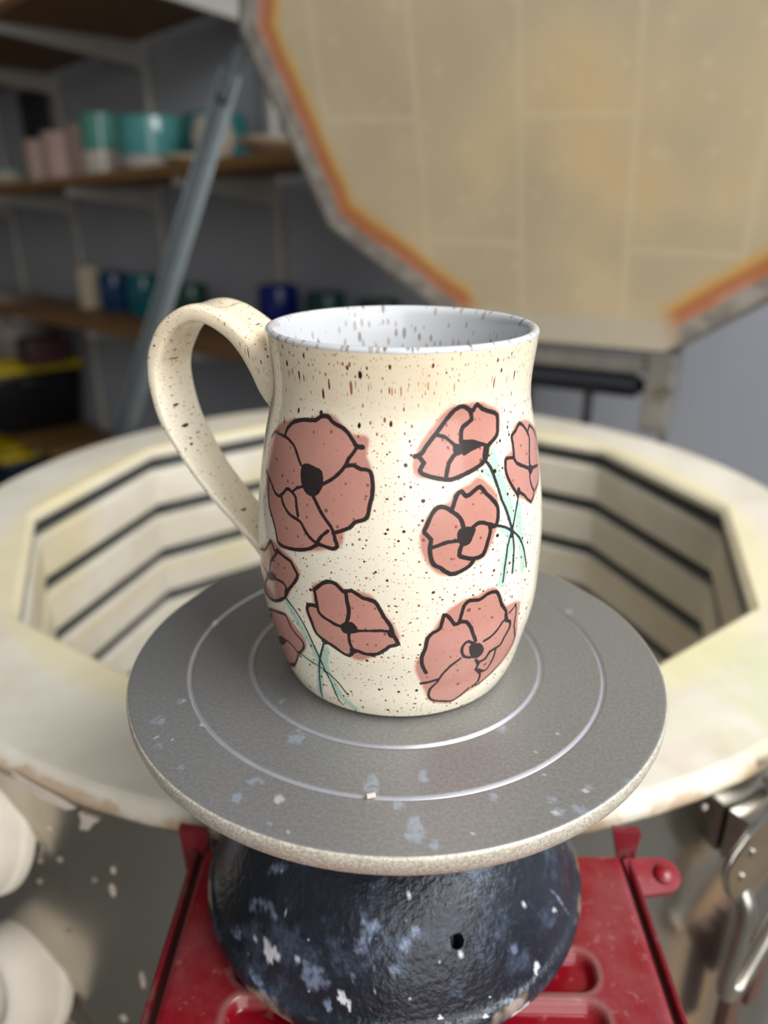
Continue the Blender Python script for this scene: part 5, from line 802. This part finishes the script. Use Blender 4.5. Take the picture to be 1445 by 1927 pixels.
attr(o, 'su', aa*42); attr(o, 'sv', np.where(ins > .5, 300+zm*.45, np.where(zm < 84, zm, 84+(zm-84)*(1-.5*np.clip((zm-84)/20, 0, 1)*.9))))
# handle: pulled strap
HA = math.radians(162); hd = Vector((math.cos(HA), math.sin(HA), 0)); hn = Vector((-hd.y, hd.x, 0)); hn = -hn if hn.y > 0 else hn
O_ = [(37, 104), (43, 107.8), (48.3, 111.5), (53, 114.3), (58, 116.3), (64, 117), (70, 115.4), (77.0, 110.5), (81.4, 103.5), (83.0, 97.5), (83.1, 89.4), (81.0, 79.3), (76.9, 71), (70.3, 59.8), (63.3, 50.9), (56.8, 43.6), (50.3, 36), (45.5, 30), (42, 25)]
I_ = [(37, 84), (41.5, 89), (44.5, 95.5), (48, 101.3), (52.5, 106.3), (59.5, 110.3), (66, 110.6), (72.2, 107.0), (76.3, 101), (78.5, 95.5), (78.7, 88.5), (77.0, 79.3), (73.6, 71), (67.2, 60.6), (59.8, 51.5), (53.2, 44.4), (48.3, 39), (44.5, 35), (41, 32)]
Wd = [26, 24, 23, 22, 21.5, 21.5, 21.5, 21.5, 21.5, 21.5, 21.5, 21.5, 20.5, 19, 18, 17, 16, 17, 19]
Oc = cat_rom([(a_, b_, w_) for (a_, b_), w_ in zip(O_, Wd)], 8); Ic = cat_rom([(a_, b_, 0) for a_, b_ in I_], 8)
bm = bmesh.new(); prev = None; NS = 36
for i, (po, pi_) in enumerate(zip(Oc, Ic)):
    wdt = po.z/2000; a3 = (hd*po.x+Vector((0, 0, po.y)))/1000; b3 = (hd*pi_.x+Vector((0, 0, pi_.y)))/1000; cc = (a3+b3)/2; half = (a3-b3)/2
    ring = []
    for k in range(NS):
        a_ = 2*PI*k/NS; cx_, sy_ = math.cos(a_), math.sin(a_); e_ = .45
        u = math.copysign(abs(cx_)**e_, cx_); v = math.copysign(abs(sy_)**.42, sy_)
        if v > 0: v *= 1-.22*(1-u*u)**2*(1 if half.length < .006 else .5)
        ring.append(bm.verts.new(cc+hn*(u*wdt)+half*v))
    if prev: [bm.faces.new((prev[k], prev[(k+1) % NS], ring[(k+1) % NS], ring[k])) for k in range(NS)]
    else: bm.faces.new(ring)
    prev = ring
bm.faces.new(prev[::-1])
ho_ = bm_obj('handle', bm, m_mug, mug, True)
nvh = len(ho_.data.vertices)
for nm_ in ('line', 'pink', 'green'): attr(ho_, nm_, [5.0]*nvh)
attr(ho_, 'inside', [0.0]*nvh)

pc = np.zeros(nvh*3); ho_.data.vertices.foreach_get('co', pc); pc = pc.reshape(-1, 3); idx = np.arange(nvh)
attr(ho_, 'su', 500+(idx//NS)*1.35); attr(ho_, 'sv', (idx % NS)/NS*52.0)
